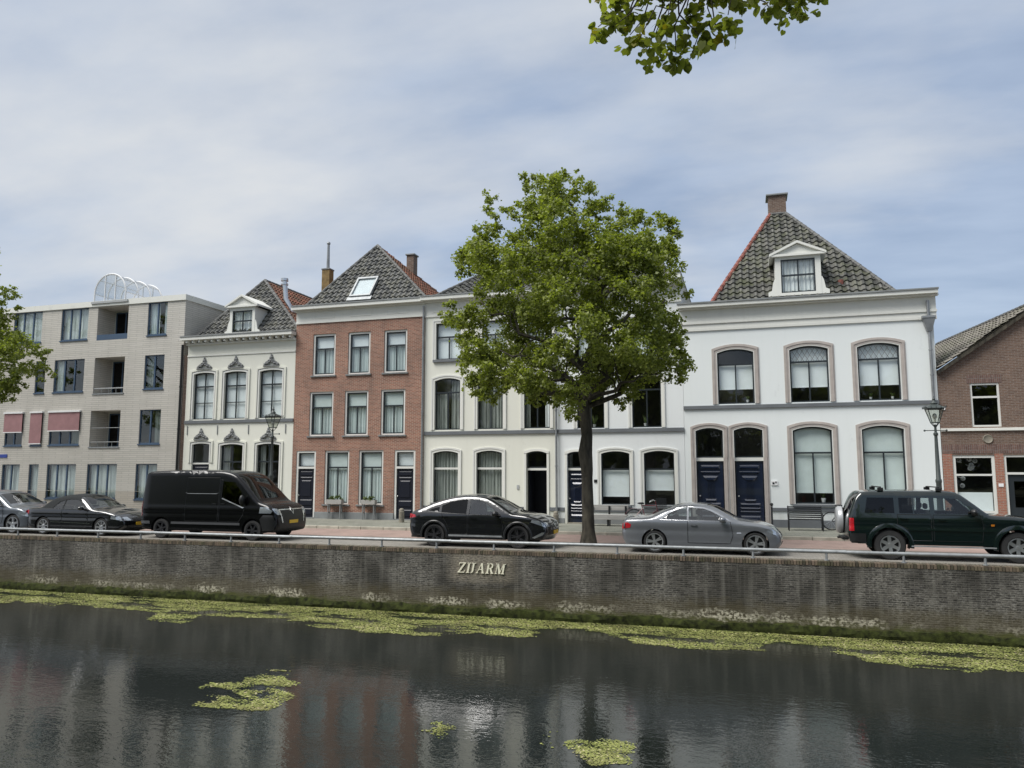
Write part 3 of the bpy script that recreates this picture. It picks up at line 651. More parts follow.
for h, ups, mids, grs, drs in ((hc, C_up, C_mid, C_gr, C_dr), (hw, W_up, W_mid, W_gr, W_dr)):
    isc = h is hc
    for r in ups: window(h, r, YF, 0, 'dframe', .62, cover=[('blind', .03, .97, .02, .98, 'blindw')], sill=(.13, .1, .12, 'greyp'), surround=SM, fw_=.055)
    for i, r in enumerate(mids): window(h, r, YF, .12, 'dframe', .72, cover=([('curtain', .04, .45, .02, .7, 'curtain'), ('curtain', .6, .97, .02, .95, 'curtain')] if i == 0 else [('curtain', .04, .96, .02, .98, 'curtain')] if i == 1 else [('curtain', .02, .2, .02, .9, 'curtain'), ('curtain', .78, .97, .02, .9, 'curtainl')]) if isc else None, surround=SM, fw_=.055)
    for i, r in enumerate(grs):
        cov = [('curtain', .03, .97, .02, .98, 'curtain')] if isc else [('blind', .01, .99, .28 if i else .16, .655, 'blindw')]
        wo = window(h, r, YF, .1, 'dframe' if not isc else 'dframe', .66, mull_bot=False, cover=cov, surround=SM, sill=(.1, .08, .06, 'greyp'), fw_=.045)
        if isc: zt = r[2]+(r[3]-r[2])*.66; MB().box(r[0]+.02, r[1]-.02, YF+.085, YF+.15, zt-.045, zt+.045).build('transom_bar', 'wframe', wo)
    for r in drs:
        zt = gz(555, 468); window(h, [r[0], r[1], zt, r[3]], YF, .1, 'dframe', 1.0, mull_bot=False, surround=None, set_=.15, name='transom_window')
        MB().box(r[0], r[1], YF+.08, YF+.22, zt-.1, zt-.003).build('lintel', 'wframe', h)
        for a, b_ in ((r[0]-.1, r[0]), (r[1], r[1]+.1)):
            MB().box(a, b_, YF-.045, YF+.01, ZS, r[3]-.1).build('door_surround', 'trimw', h)
        MB().ring(*[(lambda Q: [Q[0]]+Q[:1:-1]+[Q[1]])(arch(r[0]-w, r[1]+w, r[3]-.12, r[3]+w, .1)) for w in (.1, .0)], YF-.045, YF+.01, closed=False).build('door_surround', 'trimw', h)
        MB().box(r[0], r[1], YF-.12, YF+.35, ZS-.02, ZS+.04).build('doorstep', 'concrete', h)
        if isc:
            d = MB().box(r[0]+.01, r[0]+.06, YF+.25, YF+1.05, ZS+.05, zt-.11).build('door', 'blackdoor', h); d['label'] = 'black front door standing open inwards'
            MB().quad((r[0]-.3, YF+1.5, 0), (r[1]+.3, YF+1.5, 0), (r[1]+.3, YF+1.5, 2.8), (r[0]-.3, YF+1.5, 2.8)).build('hall_wall', 'blackdoor', h)
        else: door(h, [r[0]+.03, r[1]-.03, ZS+.05, zt-.102], YF, 'navy', .15, 1)
    X0, X1 = (xl, xm-.003) if isc else (xm, xr)
    band(h, 'string_course', 'greyp', X0, X1, zs_m0, zs_m1, .07)
    for a, b_ in ([(X0, drs[0][0]-.12), (drs[0][1]+.12, X1)]):
        band(h, 'plinth_band', 'greyp', a, b_, gz(555, 511), gz(555, 507.3), .04); band(h, 'plinth', 'leadgrey', a, b_, -.1, gz(555, 518), .03)
    z = lambda py: gz(555, py)
    mb = MB(); e0, e1 = (.12 if isc else 0), (0 if isc else .02)
    mb.box(X0-e0*.2, X1+e1, YF-.05, YF+.02, z(309.5), z(308)); mb.box(X0, X1, YF-.02, YF+.02, z(308)+.003, z(294.5)); mb.box(X0-e0*.5, X1+e1, YF-.15, YF+.02, z(294.5)+.003, z(293)); mb.box(X0-e0, X1+e1, YF-.4, YF+.25, z(293)+.003, z(289.5))
    n = 3
    for i in range(n):
        a = X0+(X1-X0)*(i+.18)/n; b_ = X0+(X1-X0)*(i+.82)/n; zz0, zz1 = z(305), z(298)
        mb.ring([(a, zz0), (b_, zz0), (b_, zz1), (a, zz1)], [(a+.05, zz0+.05), (b_-.05, zz0+.05), (b_-.05, zz1-.05), (a+.05, zz1-.05)], YF-.035, YF-.015)
    mb.build('cornice', 'trimw', h); MB().box(X0-e0, X1+e1, YF-.43, YF+.5, z(289.5)+.003, z(288.3)).build('gutter', 'leadgrey', h)
# each half owns its half of the hipped roof
zt = gz(555, 288)+.02; YR = YF+5
a0 = at(432, 284, YF+.4); a1 = at(689, 280, YF+.4); p0 = at(532, 246, YR); p1 = at(648, 246, YR); zr = (p0.z+p1.z)/2
xs0, xs1 = xl+.15, xr-.35; xmid = xm
for h, A_, B_, q0, q1, left in ((hc, (xs0, YF+.4, zt), (xmid, YF+.4, zt), (p0.x, YR, zr), (xmid, YR, zr), True), (hw, (xmid+.005, YF+.4, zt), (xs1, YF+.4, zt), (xmid+.005, YR, zr), (p1.x, YR, zr), False)):
    mb = MB(); tiled(mb, [A_, B_, q1, q0]); f = mb.build('roof', 'tile', h, attr=True)
    bk = YF+9.6
    side = [(A_[0], bk, zt), A_, q0] if left else [B_, (B_[0], bk, zt), q1]
    mb = MB(); tiled(mb, side); o = mb.build('roof_slope', 'tile', h, attr=True); o.parent = f
    mb = MB(); tiled(mb, [(B_[0], bk, zt), (A_[0], bk, zt), q0, q1]); o = mb.build('roof_slope', 'tile', h, attr=True); o.parent = f
    mb = MB(); ridge(mb, A_ if left else B_, q0 if left else q1); ridge(mb, q0, q1); mb.build('ridge_tiles', 'ridgeg', f)
# white parapet block at the right end of the roof
p = rect(676, 687.5, 277, 291, YF+1.2); MB().box(xr-.42, xr-.02, YF+.3, YF+8, zt-.3, p[3]).build('party_wall', 'trimw', hw)
MB().box(xr-.46, xr+.0, YF+.26, YF+8.04, p[3]+.002, p[3]+.06).build('parapet_cap', 'leadgrey', hw)
downpipe(hc, 556, 300, 514, None, 'zinc', .05)
for q, (px, py) in enumerate(((600, 483.5),)):
    X, Z = at(596.5, 483, YF).x, gz(596.5, 481); MB().box(X-.1, X+.1, YF-.03, YF-.002, Z-.06, Z+.06).build('house_number_plate', 'ironblk', hw)
X, Z = at(518, 487, YF).x, gz(518, 487); MB().box(X-.05, X+.05, YF-.03, YF-.002, Z-.09, Z+.09).build('doorbell_panel', 'lgrey', hc)
# ---- red brick house
x0, x1 = hx(294.2), hx(421.5); x2 = xl-.004
rb = thing('brick_house', ((x0+x1)/2, YF, ZS), 'narrow red brick house of three storeys under a dark pyramid roof with a skylight', 'house')
R3 = row(YF, [(313, 335.3, 333, 374.5), (348, 370.2, 332, 374), (384, 407, 330.7, 373.2)])
R2 = row(YF, [(309.3, 333, 390.8, 435.5), (344.4, 368, 390.8, 435.5), (380.7, 405, 390, 435)])
R1 = row(YF, [(324.3, 348.8, 450.3, 504.5), (358.5, 383, 450.3, 504.5)])
RD = row(YF, [(295.6, 315.2, 450.3, 516), (394, 415, 450.3, 518)])
for r in RD: r[2] = ZS+.02
z = lambda py: gz(361, py)
zc0 = z(320)
holes = [(arch(*r), None) for r in R3+R2+R1]+[(arch(*r), .2) for r in RD]
mb = MB(); facade(mb, [(x0, -.1), (x1, -.1), (x1, zc0+.2), (x0, zc0+.2)], holes, YF, .2); shell(mb, x0+.002, x2-.002, -.1, z(305), YF, D); mb.build('wall', 'redbrick', rb)
MB().quad((x0+.1, YF+3, 0), (x1, YF+3, 0), (x1, YF+3, 9.5), (x0+.1, YF+3, 9.5)).build('inner_wall', 'room', rb)
MB().box(x1+.003, x2, YF-.01, YF+.4, -.1, zc0).build('corner_strip', 'greybrick', rb)
for rows_, cv in ((R3, 3), (R2, 2), (R1, 1)):
    for i, r in enumerate(rows_):
        window(rb, r, YF, 0, 'dframe', .66 if cv > 1 else .70, cover=[('blind', .03, .97, .66, .98, 'blindw' if cv == 3 else 'blind'), ('curtain', .02, .98, .02, .66, 'blind')], outer_frame=(.09, 'wframe'), sill=(.08, .07, .08, 'stone'), fw_=.055)
for i, r in enumerate(RD):
    zt = z(466.5); w = .1
    MB().box(r[0], r[0]+w, YF+.03, YF+.16, ZS, r[3]).box(r[1]-w, r[1], YF+.03, YF+.16, ZS, r[3]).box(r[0]+w, r[1]-w, YF+.03, YF+.16, r[3]-w, r[3]).box(r[0]+w, r[1]-w, YF+.03, YF+.16, zt-.1, zt-.0).build('door_frame', 'wframe', rb)
    window(rb, [r[0]+w, r[1]-w, zt+.003, r[3]-w-.003], YF, 0, 'dframe', 1.0, mull_bot=False, cover=[('blind', .02, .98, .02, .98, 'blindw')], name='transom_window', fw_=.04)
    door(rb, [r[0]+w+.003, r[1]-w-.003, ZS+.05, zt-.103], YF, 'blackdoor', .1, 0)
    MB().box(r[0], r[1], YF-.1, YF+.2, ZS-.02, ZS+.045).build('doorstep', 'stone', rb)
band(rb, 'plinth', 'leadgrey', RD[0][1]+.0, RD[1][0], -.1, z(512.5), .05)
mb = MB(); mb.box(x0-.02, x2, YF-.05, YF+.02, z(320.5), z(319)); mb.box(x0, x2, YF-.03, YF+.02, z(319)+.003, z(308.5)); mb.box(x0-.06, x2, YF-.12, YF+.02, z(308.5)+.003, z(307)); mb.box(x0-.12, x2-.01, YF-.35, YF+.25, z(307)+.003, z(303.8))
for px in (314, 350.5, 387):
    a, b_ = hx(px, 314), hx(px+21, 314); q0, q1 = z(316), z(310.5)
    mb.ring([(a, q0), (b_, q0), (b_, q1), (a, q1)], [(a+.04, q0+.04), (b_-.04, q0+.04), (b_-.04, q1-.04), (a+.04, q1-.04)], YF-.045, YF-.025)
mb.build('cornice', 'trimw', rb); MB().box(x0-.12, x2-.01, YF-.38, YF+.6, z(303.8)+.003, z(302.6)).build('gutter', 'leadgrey', rb)
zt = z(302.4)+.02; pk = at(377.7, 246, YF+3.4)
rf, A, B, PL, PR = roofhip(rb, x0+.15, x2-.1, zt, YF+.4, 9, [(pk.x, pk.z)], YF+3.4, ('tile', 'tiler', 'tiler'))
mb = MB(); ridge(mb, A, PL, .08); mb.build('ridge_tiles', 'ridgeg', rf); mb = MB(); ridge(mb, B, PR, .08); mb.build('ridge_tiles', 'ridgeg', rf)
# skylight lying in the front slope
Ap, Bp, Pp = Vector(A), Vector(B), Vector(PL); N = (Bp-Ap).cross(Pp-Ap).normalized(); N = -N if N.y > 0 else N; Us = (Bp-Ap).normalized(); Vs = N.cross(Us); Vs = -Vs if Vs.z < 0 else Vs
def onroof(px, py):
    d = (fw+rt*((px-512)/FPX)+up*((384-py)/FPX)); o = Vector((0, 0, H)); t = (Ap-o).dot(N)/d.dot(N); return o+d*t
s0 = onroof(352, 298); s1 = onroof(370, 298); s3 = onroof(357, 282.5); wv = (s1-s0).length; hv = (s3-s0).dot(Vs)
def slab(mb, o, u0, u1, v0, v1, n0, n1):
    c = [o+Us*u+Vs*v+N*(n+.07) for n in (n0, n1) for u, v in ((u0, v0), (u1, v0), (u1, v1), (u0, v1))]; mb.add(c, [(0, 3, 2, 1), (4, 5, 6, 7), (0, 1, 5, 4), (1, 2, 6, 5), (2, 3, 7, 6), (3, 0, 4, 7)])
mb = MB(); slab(mb, s0, -.06, .03, 0, hv, 0, .14); slab(mb, s0, wv-.03, wv+.06, 0, hv, 0, .14); slab(mb, s0, -.06, wv+.06, hv+.003, hv+.12, 0, .15); slab(mb, s0, -.06, wv+.06, -.1, -.003, 0, .14); slab(mb, s0, -.15, wv+.15, -.35, -.103, .03, .075)
sk = mb.build('skylight', 'galv', rf); mb = MB(); slab(mb, s0, .033, wv-.033, .003, hv-.003, .07, .09); mb.build('pane', glass('skylight_glass', (.95, .97, .97), 2.2), sk); mb = MB(); slab(mb, s0, .034, wv-.034, .004, hv-.004, .045, .055); mb.build('blind', 'blindw', sk)
M['mossbrick'] = mat('ochre_mossy_brick', (.2, .135, .055), .9, .35, 5)
c_, a, b_, zt_ = chimney(rf, 321.8, 329.2, 267.5, 287, YF+3.2, 'mossbrick', True, .45, 'stone', .03)
MB().tube(((a+b_)/2+.02, YF+3.4, zt_), ((a+b_)/2+.02, YF+3.4, at(330, 244, YF+3.5).z), .09, .065).ball(((a+b_)/2+.02, YF+3.4, at(330, 244, YF+3.5).z), .1).build('chimney_pipe', 'zinc', c_, True)
chimney(rf, 406.5, 413.5, 253, 284, YF+4.5, 'brownbrick', True, .5, 'leadgrey', .06)
downpipe(rb, 422.2, 306, 516, None, 'zinc', .045)
# ---- small white house with carved crests
x0s, x1s = hx(185.8), x0-.004
sw = thing('ornate_white_house', ((x0s+x1s)/2, YF, ZS), 'small two storey white house with carved crests over its windows, right of the apartment block', 'house')
z = lambda py: gz(240, py)
S2 = row(YF, [(193.2, 213.8, 372.5, 419.3), (224, 246, 371.3, 418.6), (259.3, 282, 370, 418)]); S1 = row(YF, [(219.5, 242, 444, 500), (256, 278.8, 443.7, 500)]); SD = row(YF, [(190.8, 208.3, 443.5, 513)])
SD[0][2] = ZS+.02
mb = MB(); facade(mb, [(x0s, -.1), (x1s, -.1), (x1s, z(342)), (x0s, z(342))], [(arch(*r, .07), None) for r in S2+S1]+[(arch(*r, .05), .2) for r in SD], YF); shell(mb, x0s, x1s, -.1, z(342), YF, D); mb.build('wall', 'cream', sw)
MB().quad((x0s+.1, YF+2.5, 0), (x1s-.1, YF+2.5, 0), (x1s-.1, YF+2.5, 7), (x0s+.1, YF+2.5, 7)).build('inner_wall', 'room', sw)
SS = [(0, .07, .03, 'wframe'), (.072, .11, .02, 'lgrey'), (.112, .2, .05, 'cream')]
def crest(par, cx, zb, w, h):
    mb = MB(); y = YF-.05; random.seed(5)
    mb.box(cx-w*.62, cx+w*.62, YF-.09, YF-.001, zb-.05, zb)
    for k in range(9):
        t = -1+2*k/8; hh = h*(1-abs(t)**1.15); mb.ball((cx+t*w*.5, y, zb+.06+hh*.42), .085, 1, .6, .9, 6)
    for k in range(5): t = -1+2*k/4; mb.ball((cx+t*w*.27, y-.02, zb+h*.30*(1-abs(t))+.1), .075, 1.2, .7, .7, 6)
    mb.lathe([(.07, -.03), (.1, 0), (.07, .03), (.045, 0), (.07, -.03)], (cx, y-.02, zb+h*.62), 'Y', 12); mb.ball((cx, y, zb+h*.98), .07, .8, .6, 1.3, 6); mb.ball((cx, y, zb+h*.78), .1, 1.1, .6, .8, 6)
    for s in (1, -1):
        mb.lathe([(.05, -.03), (.085, 0), (.05, .03), (.02, 0), (.05, -.03)], (cx+s*w*.34, y-.02, zb+.13), 'Y', 10); mb.lathe([(.04, -.03), (.07, 0), (.04, .03)], (cx+s*w*.17, y-.03, zb+h*.45), 'Y', 10)
    mb.build('carved_crest', 'stone', par, True)
for i, r in enumerate(S2):
    w = window(sw, r, YF, .07, 'dframe', .70, mull_top=True, mull_bot=True, bars=(.35,), cover=[('blind', .02, .98, .02, .98, 'blindw')], surround=SS, fw_=.05); crest(w, (r[0]+r[1])/2, r[3]+.22, .72, .5)
for i, r in enumerate(S1):
    w = window(sw, r, YF, .07, 'dframe', .68, mull_top=True, surround=SS, fw_=.05, cover=[('curtain', .02, .3, 0, 1, 'curtain')]); crest(w, (r[0]+r[1])/2, r[3]+.22, .72, .5)
r = SD[0]; zt = z(462.5); w = window(sw, [r[0], r[1], zt, r[3]], YF, .05, 'dframe', 1, mull_bot=False, name='transom_window', surround=SS, fw_=.05); crest(w, (r[0]+r[1])/2, r[3]+.22, .66, .48)
MB().box(r[0], r[1], YF+.06, YF+.18, zt-.08, zt-.003).build('lintel', 'wframe', sw); door(sw, [r[0]+.02, r[1]-.02, ZS+.05, zt-.083], YF, 'blackdoor', .1)
band(sw, 'string_course', 'greyp', x0s, x1s, z(422.8), z(419.6), .06)
band(sw, 'plinth', 'leadgrey', x0s, x1s, -.1, .45, .03)
for px in (187.5, 217.5, 248.5, 285.6): X = hx(px, 430); MB().box(X-.02, X+.02, YF-.03, YF-.001, z(434), z(425)).build('wall_anchor', 'leadgrey', sw)
mb = MB(); mb.box(x0s, x1s, YF-.04, YF+.02, z(354.5), z(353.2)); mb.box(x0s-.04, x1s, YF-.1, YF+.02, z(343), z(341.2)); mb.box(x0s-.2, x1s, YF-.42, YF+.25, z(338.6)+.003, z(335.6))
n = 17
for i in range(n): X = x0s+.1+(x1s-x0s-.3)*i/(n-1); mb.box(X, X+.1, YF-.34, YF+.02, z(341.2)+.003, z(338.6))
mb.build('cornice', 'trimw', sw); MB().box(x0s-.2, x1s, YF-.45, YF+.6, z(335.6)+.003, z(334.4)).build('gutter', 'leadgrey', sw)
zt = z(334.2)+.02; Yp = YF+3.4; pa = at(265, 281, Yp); pb = at(304, 302, YF+9); 
A, B = (x0s+.1, YF+.4, zt), (x1s-.02, YF+.4, zt); Bb = (x1s-.02, YF+D, zt); Ab = (x0s+.1, YF+D, zt); P1 = (pa.x, Yp, pa.z); P2 = (pa.x, YF+9, pa.z)
mb = MB(); tiled(mb, [A, B, P1]); rf = mb.build('roof', 'tile', sw, attr=True)
for pl_, mm in (([B, Bb, P2, P1], 'tiler'), ([Ab, A, P1, P2], 'tile')): mb = MB(); tiled(mb, pl_); o = mb.build('roof_slope', mm, sw, attr=True); o.parent = rf
mb = MB(); ridge(mb, A, P1); ridge(mb, B, P1); ridge(mb, P1, P2); mb.build('ridge_tiles', 'ridgeg', rf)
dr = rect(232.3, 252, 310.5, 332, YF+.45); dormer(rf, dr, YF+.45, at(241, 296.5, YF+.45).z, at(241, 307.5, YF+.45).z, 2.5, wx=.16)
f0 = at(292, 311, YF+2.2); f1 = at(285.8, 299, YF+2.2); f2 = at(284.8, 279, YF+2.2)
mb = MB().path([f0-Vector((0, 0, .4)), f0, f1, f1.lerp(f2, .5), f2], .13, 12); mb.tube(f2-Vector((0, 0, .12)), f2+Vector((0, 0, .02)), .2, n=12).tube(f2-Vector((0, 0, .34)), f2-Vector((0, 0, .26)), .2, n=12); mb.build('flue_pipe', 'steel', rf, True)
MB().box(hx(181.8), x0s-.005, YF+.05, YF+2, -.1, z(352)).build('side_strip', 'brownbrick', sw)
# ---- apartment block
xa1 = hx(181.0); xa0 = -46.5
ap = thing('apartment_block', ((xa0+xa1)/2, YF, ZS), 'pale grey modern apartment block with recessed balconies and a glazed arch on its flat roof', 'apartment building')
z = lambda py: gz(90, py)
def arow(rs): return row(YF, rs)
T3 = arow([(14, 42, 311, 342), (61.3, 88, 309, 341.7), (147.8, 167, 303.6, 334.5)]); 
for r, q in zip(T3, [(14, 42, 311, 342), (61.3, 88, 309, 341.7), (147.8, 167, 303.6, 334.5)]): pass
B3 = arow([(97.5, 128, 306.5, 339.5)])[0]; B2 = arow([(94, 124, 357.2, 393)])[0]; B1 = arow([(90, 119.7, 410.5, 446.7)])[0]
T2 = arow([(35.3, 45, 361, 391.3), (53.8, 83.7, 359.6, 394.5), (144.2, 163.8, 355.4, 388)]); T1 = arow([(5, 22.6, 413.5, 447), (31.2, 42.2, 413.2, 443.2), (49.2, 79.6, 412, 447), (139.2, 160.3, 409.3, 442.8)])
G1 = arow([(1, 18.6, 464.2, 499), (28, 37.8, 464.2, 496.3), (46, 75, 464.2, 499), (86.2, 116, 464.2, 500), (135, 156.3, 464.3, 498)])
ex = [[-44.2, -42.0, *T3[0][2:]], [-44.2, -42.2, *T2[1][2:]], [-44.2, -42.0, *T1[2][2:]]]
wins = T3+T2+T1+G1+ex; ztop = (gz(24, 306.3)+gz(186, 295.5))/2; zbase = z(491)
mb = MB(); facade(mb, [(xa0, zbase), (xa1, zbase), (xa1, ztop-.3), (xa0, ztop-.3)], [(arch(*r), None) for r in T3+T2+T1+ex]+[(arch(*r), 1.2) for r in (B1, B2, B3)]+[([(r[0], max(r[2], zbase+.01)), (r[1], max(r[2], zbase+.01)), (r[1], r[3]), (r[0], r[3])], None) for r in G1], YF, .12)
shell(mb, xa0, xa1, -.1, ztop-.3, YF, 14); mb.quad((xa0, YF, ztop-.3), (xa1, YF, ztop-.3), (xa1, YF+14, ztop-.3), (xa0, YF+14, ztop-.3)); mb.build('wall', 'aptblock', ap)
xs = sorted([(r[0], r[1]) for r in G1]); cur = xa0; mb = MB()
low = {r[0]: r[2] for r in G1}
for a, b_ in xs: mb.box(cur, a, YF-.003, YF+.12, -.1, zbase-.002); mb.box(a+.001, b_-.001, YF-.003, YF+.12, -.1, low[a]-.002); cur = b_
mb.box(cur, xa1, YF-.003, YF+.12, -.1, zbase-.002); mb.build('plinth', 'aptbase', ap)
MB().quad((xa0+.1, YF+3, 0), (xa1, YF+3, 0), (xa1, YF+3, ztop-.4), (xa0+.1, YF+3, ztop-.4)).build('inner_wall', 'room', ap)
MB().box(xa0, xa1+.04, YF-.06, YF+.4, ztop-.298, ztop).box(xa1-.35, xa1+.06, YF+.402, YF+14, ztop-.298, ztop).build('parapet_coping', 'trimw', ap)
def multi(r, n, cover, awn=0, label=None):
    x0, x1, z0, z1 = r; a = .05; y = YF+.05; mb = MB().ring(arch(x0, x1, z0, z1), arch(x0+a, x1-a, z0+a*1.4, z1-a), y, y+.07)
    for k in range(1, n): xx = x0+(x1-x0)*k/n; mb.box(xx-.04, xx+.04, y-.005, y+.06, z0+a*1.4, z1-a)
    w = mb.build('window', 'bframe', ap); MB().box(x0+a*.5, x1-a*.5, y+.03, y+.04, z0+a*.5, z1-a*.5).build('pane', 'glass', w)
    MB().box(x0-.03, x1+.03, YF-.05, YF+.045, z0-.06, z0-.002).build('sill', 'bframe', w)
    for (u0, u1, m) in cover:
        mb = MB(); nx_ = 16; xx0, xx1 = x0+(x1-x0)*u0, x0+(x1-x0)*u1; vs = []
        for i in range(nx_+1): X = xx0+(xx1-xx0)*i/nx_; yy = YF+.22+.03*math.sin(i*1.4); vs += [(X, yy, z0), (X, yy, z1)]
        mb.add(vs, [(2*i, 2*i+2, 2*i+3, 2*i+1) for i in range(nx_)]); mb.build('curtain', m, w)
    if awn:
        zl = z1-(z1-z0)*awn; mb = MB().box(x0-.02, x1+.02, YF-.085, YF-.075, zl+.04, z1-.02); o = mb.build('awning', 'awning', w, None)
        o2 = MB().box(x0-.05, x1+.05, YF-.13, YF-.003, z1-.02, z1+.07).box(x0-.03, x1+.03, YF-.1, YF-.06, zl-.01, zl+.039).build('awning_bar', 'white_p', w)
for r in T3+[ex[0]]: multi(r, 3 if r[1]-r[0] > 1.7 else 2, [(.02, .97, 'curtainl')] if r is not T3[2] else [(.02, .5, 'blindw'), (.75, .98, 'curtainl')])
multi(T2[0], 1, []); multi(T2[1], 3, [(.02, .25, 'curtainl')]); multi(T2[2], 2, [(.03, .4, 'curtain')]); multi(ex[1], 2, [])
multi(T1[0], 2, [], .6); multi(T1[1], 1, [], .96); multi(T1[2], 3, [(.65, .95, 'curtain')], .58); multi(T1[3], 2, [(.6, .9, 'curtain')]); multi(ex[2], 2, [], .6)
for i, r in enumerate(G1): multi(r, [2, 1, 3, 3, 2][i], [(.04, .97, 'curtainl')])
for r in (B3, B2, B1):
    x0, x1, z0, z1 = r; y = YF+1.2
    o = MB().quad((x0, y-.002, z0), (x1, y-.002, z0), (x1, y-.002, z1), (x0, y-.002, z1)).build('balcony_back', 'trimw', ap)
    xq, x1 = x1, x0+(x1-x0)*.72; xm_ = x0+.12; d = MB().ring(arch(xm_, x1-.02, z0+.02, z1-.08), arch(xm_+.07, x1-.09, z0+.1, z1-.15), y-.06, y-.004).box((xm_+x1)/2-.04, (xm_+x1)/2+.04, y-.055, y-.005, z0+.1, z1-.15).build('balcony_door', 'bframe', ap)
    MB().box(xm_+.06, x1-.08, y-.035, y-.03, z0+.09, z1-.14).build('pane', 'cardark', d)
    rl = MB(); x1 = xq
    if r is B3: rl.box(x0, x1, YF+.0, YF+.08, z0, z0+.3); rl = rl.build('balcony_parapet', 'bframe', ap)
    else:
        rl.tube((x0, YF+.05, z0+.25), (x1, YF+.05, z0+.25), .02).tube((x0, YF+.05, z0+1.0 if r is B1 else z0+.28), (x1, YF+.05, z0+1.0 if r is B1 else z0+.28), .015)
        for k in range(5): X = x0+.04+(x1-x0-.08)*k/4; rl.tube((X, YF+.05, z0), (X, YF+.05, z0+.27), .012)
        rl.box(x0-.04, x1+.04, YF-.04, YF+.1, z0-.07, z0-.004)
        rl.build('balcony_rail', 'galv', ap)
# white glazed barrel vault
cx = hx(110.5, 300); rr = abs(hx(126, 300)-hx(95, 300))/2; zb = at(110, 301, YF).z; zc_ = at(110, 274.5, YF).z-rr
va = MB(); 
def arcpts(y, r): return [(cx+r*math.cos(math.pi*k/20), y, zc_+r*math.sin(math.pi*k/20)) for k in range(21)]
for k in range(4):
    y = YF-.05+k*.9; A_ = arcpts(y, rr); pts = [(cx+rr, y, zb)]+A_+[(cx-rr, y, zb)]; va.path(pts, .045, 6)
    if k in (0, 3):
        for u in (-.33, .33): va.tube((cx+rr*u, y, zb), (cx+rr*u, y, zc_+rr*math.sqrt(1-u*u)), .04, n=6)
        va.tube((cx-rr, y, zc_), (cx+rr, y, zc_), .03, n=6) if k else None
for k in range(0, 21, 5): a = arcpts(YF, rr)[k]; va.tube((a[0], YF-.05, a[2]), (a[0], YF+2.65, a[2]), .03, n=6)
va = va.build('glazed_vault', 'white_p', ap, True)
mb = MB(); f = arcpts(YF-.02, rr-.02); g_ = arcpts(YF+2.6, rr-.02); mb.add(f+g_, [(i, i+1, 22+i, 21+i) for i in range(20)]); mb.add(f+[(cx-rr, YF-.02, zb), (cx+rr, YF-.02, zb)], [tuple(range(23))])
mb.build('pane', glass('vault_glass', (.85, .88, .9), 2.2, .2), va); MB().box(cx-rr-.15, cx+rr+.2, YF-.12, YF+1.6, zb-.12, zb-.0).build('vault_base', 'lgrey', va)
# end downpipe
downpipe(ap, 179.6, 345, 470, None, 'blackpl', .06)
sx = at(3.5, 456, YF).x; sz = gz(3.5, 456); 
MB().box(sx-.5, sx+.28, YF-.03, YF-.002, sz-.09, sz+.09).build('street_name_sign', 'bluesign', ap)
# ---- brown brick house (far right)
xb0 = hx(938.6)+.005; xb1 = 16.0
bb = thing('brown_brick_house', (xb0+4, YF, ZS), 'brown brick gabled house with white framed dark shop window at the right edge', 'house')
z = lambda py: gz(985, py)
U1 = rect(971, 1000.3, 383, 426.8, YF); GW = rect(954.3, 996.5, 455, 513.5, YF); GD = rect(1006, 1040, 455, 522, YF); GD[2] = ZS+.02; GW[3] = GD[3] = (GW[3]+GD[3])/2
zap = gz(1033, 307); xap = at(1033, 307, YF).x; ze = gz(941, 370); xb1 = 2*xap-xb0
U2 = [U1[0]+2.6, U1[1]+2.6, U1[2], U1[3]]
mb = MB(); facade(mb, [(xb0, -.1), (xb1, -.1), (xb1, ze), (xap, zap), (xb0+.25, ze), (xb0, ze)], [(arch(*r), None) for r in (U1, U2, GW)]+[(arch(*GD), .3)], YF, .1)
mb.quad((xb0, YF, -.1), (xb0, YF+D, -.1), (xb0, YF+D, ze), (xb0, YF, ze)); mb.quad((xb1, YF, -.1), (xb1+2, YF+D, -.1), (xb1+2, YF+D, ze), (xb1, YF, ze)); mb.build('wall', 'brownbrick', bb)
MB().quad((xb0+.1, YF+2.6, 0), (xb1, YF+2.6, 0), (xb1, YF+2.6, 6), (xb0+.1, YF+2.6, 6)).build('inner_wall', 'room', bb)
for r in (U1, U2): window(bb, r, YF, 0, 'wframe', .68, mull_bot=False, set_=.03, fw_=.07, deep=.1)
w = window(bb, GW, YF, 0, 'wframe', .66, mull_bot=False, set_=.03, fw_=.1, deep=.1, cover=[('blind', .1, .92, .05, .36, 'blindw')], name='shop_window')
random.seed(11); mb = MB()
for k in range(9): X = GW[0]+.2+random.random()*(GW[1]-GW[0]-.4); Z = GW[2]+1.0+random.random()*1.2; mb.tube((X, YF+.3, Z), (X+random.uniform(-.25, .25), YF+.5, Z+random.uniform(-.1, .3)), .02); mb.lathe([(.04, 0), (.09, .02), (.04, .04)], (X, YF+.35, Z), 'Y', 10)
mb.build('window_display', 'lgrey', w)
zt = gz(1010, 474.5); window(bb, [GD[0], GD[1], zt, GD[3]], YF, 0, 'wframe', 1, mull_bot=False, set_=.03, fw_=.08, name='transom_window'); d = MB().box(GD[0]+.09, GD[1]-.09, YF+.1, YF+.15, ZS+.05, zt-.003).build('shop_door', 'dframe', bb); MB().box(GD[0]+.3, GD[1]-.3, YF+.09, YF+.098, ZS+.9, zt-.25).build('pane', 'cardark', d)
MB().box(GD[0], GD[0]+.088, YF+.02, YF+.16, ZS, zt-.003).box(GD[1]-.088, GD[1], YF+.02, YF+.16, ZS, zt-.003).build('door_frame', 'wframe', bb)
band(bb, 'string_course', 'trimw', xb0, xb1, z(430.8), z(428), .07)
band(bb, 'soldier_course', 'soldier', xb0, xb1, z(453.3), z(444.5), .012)
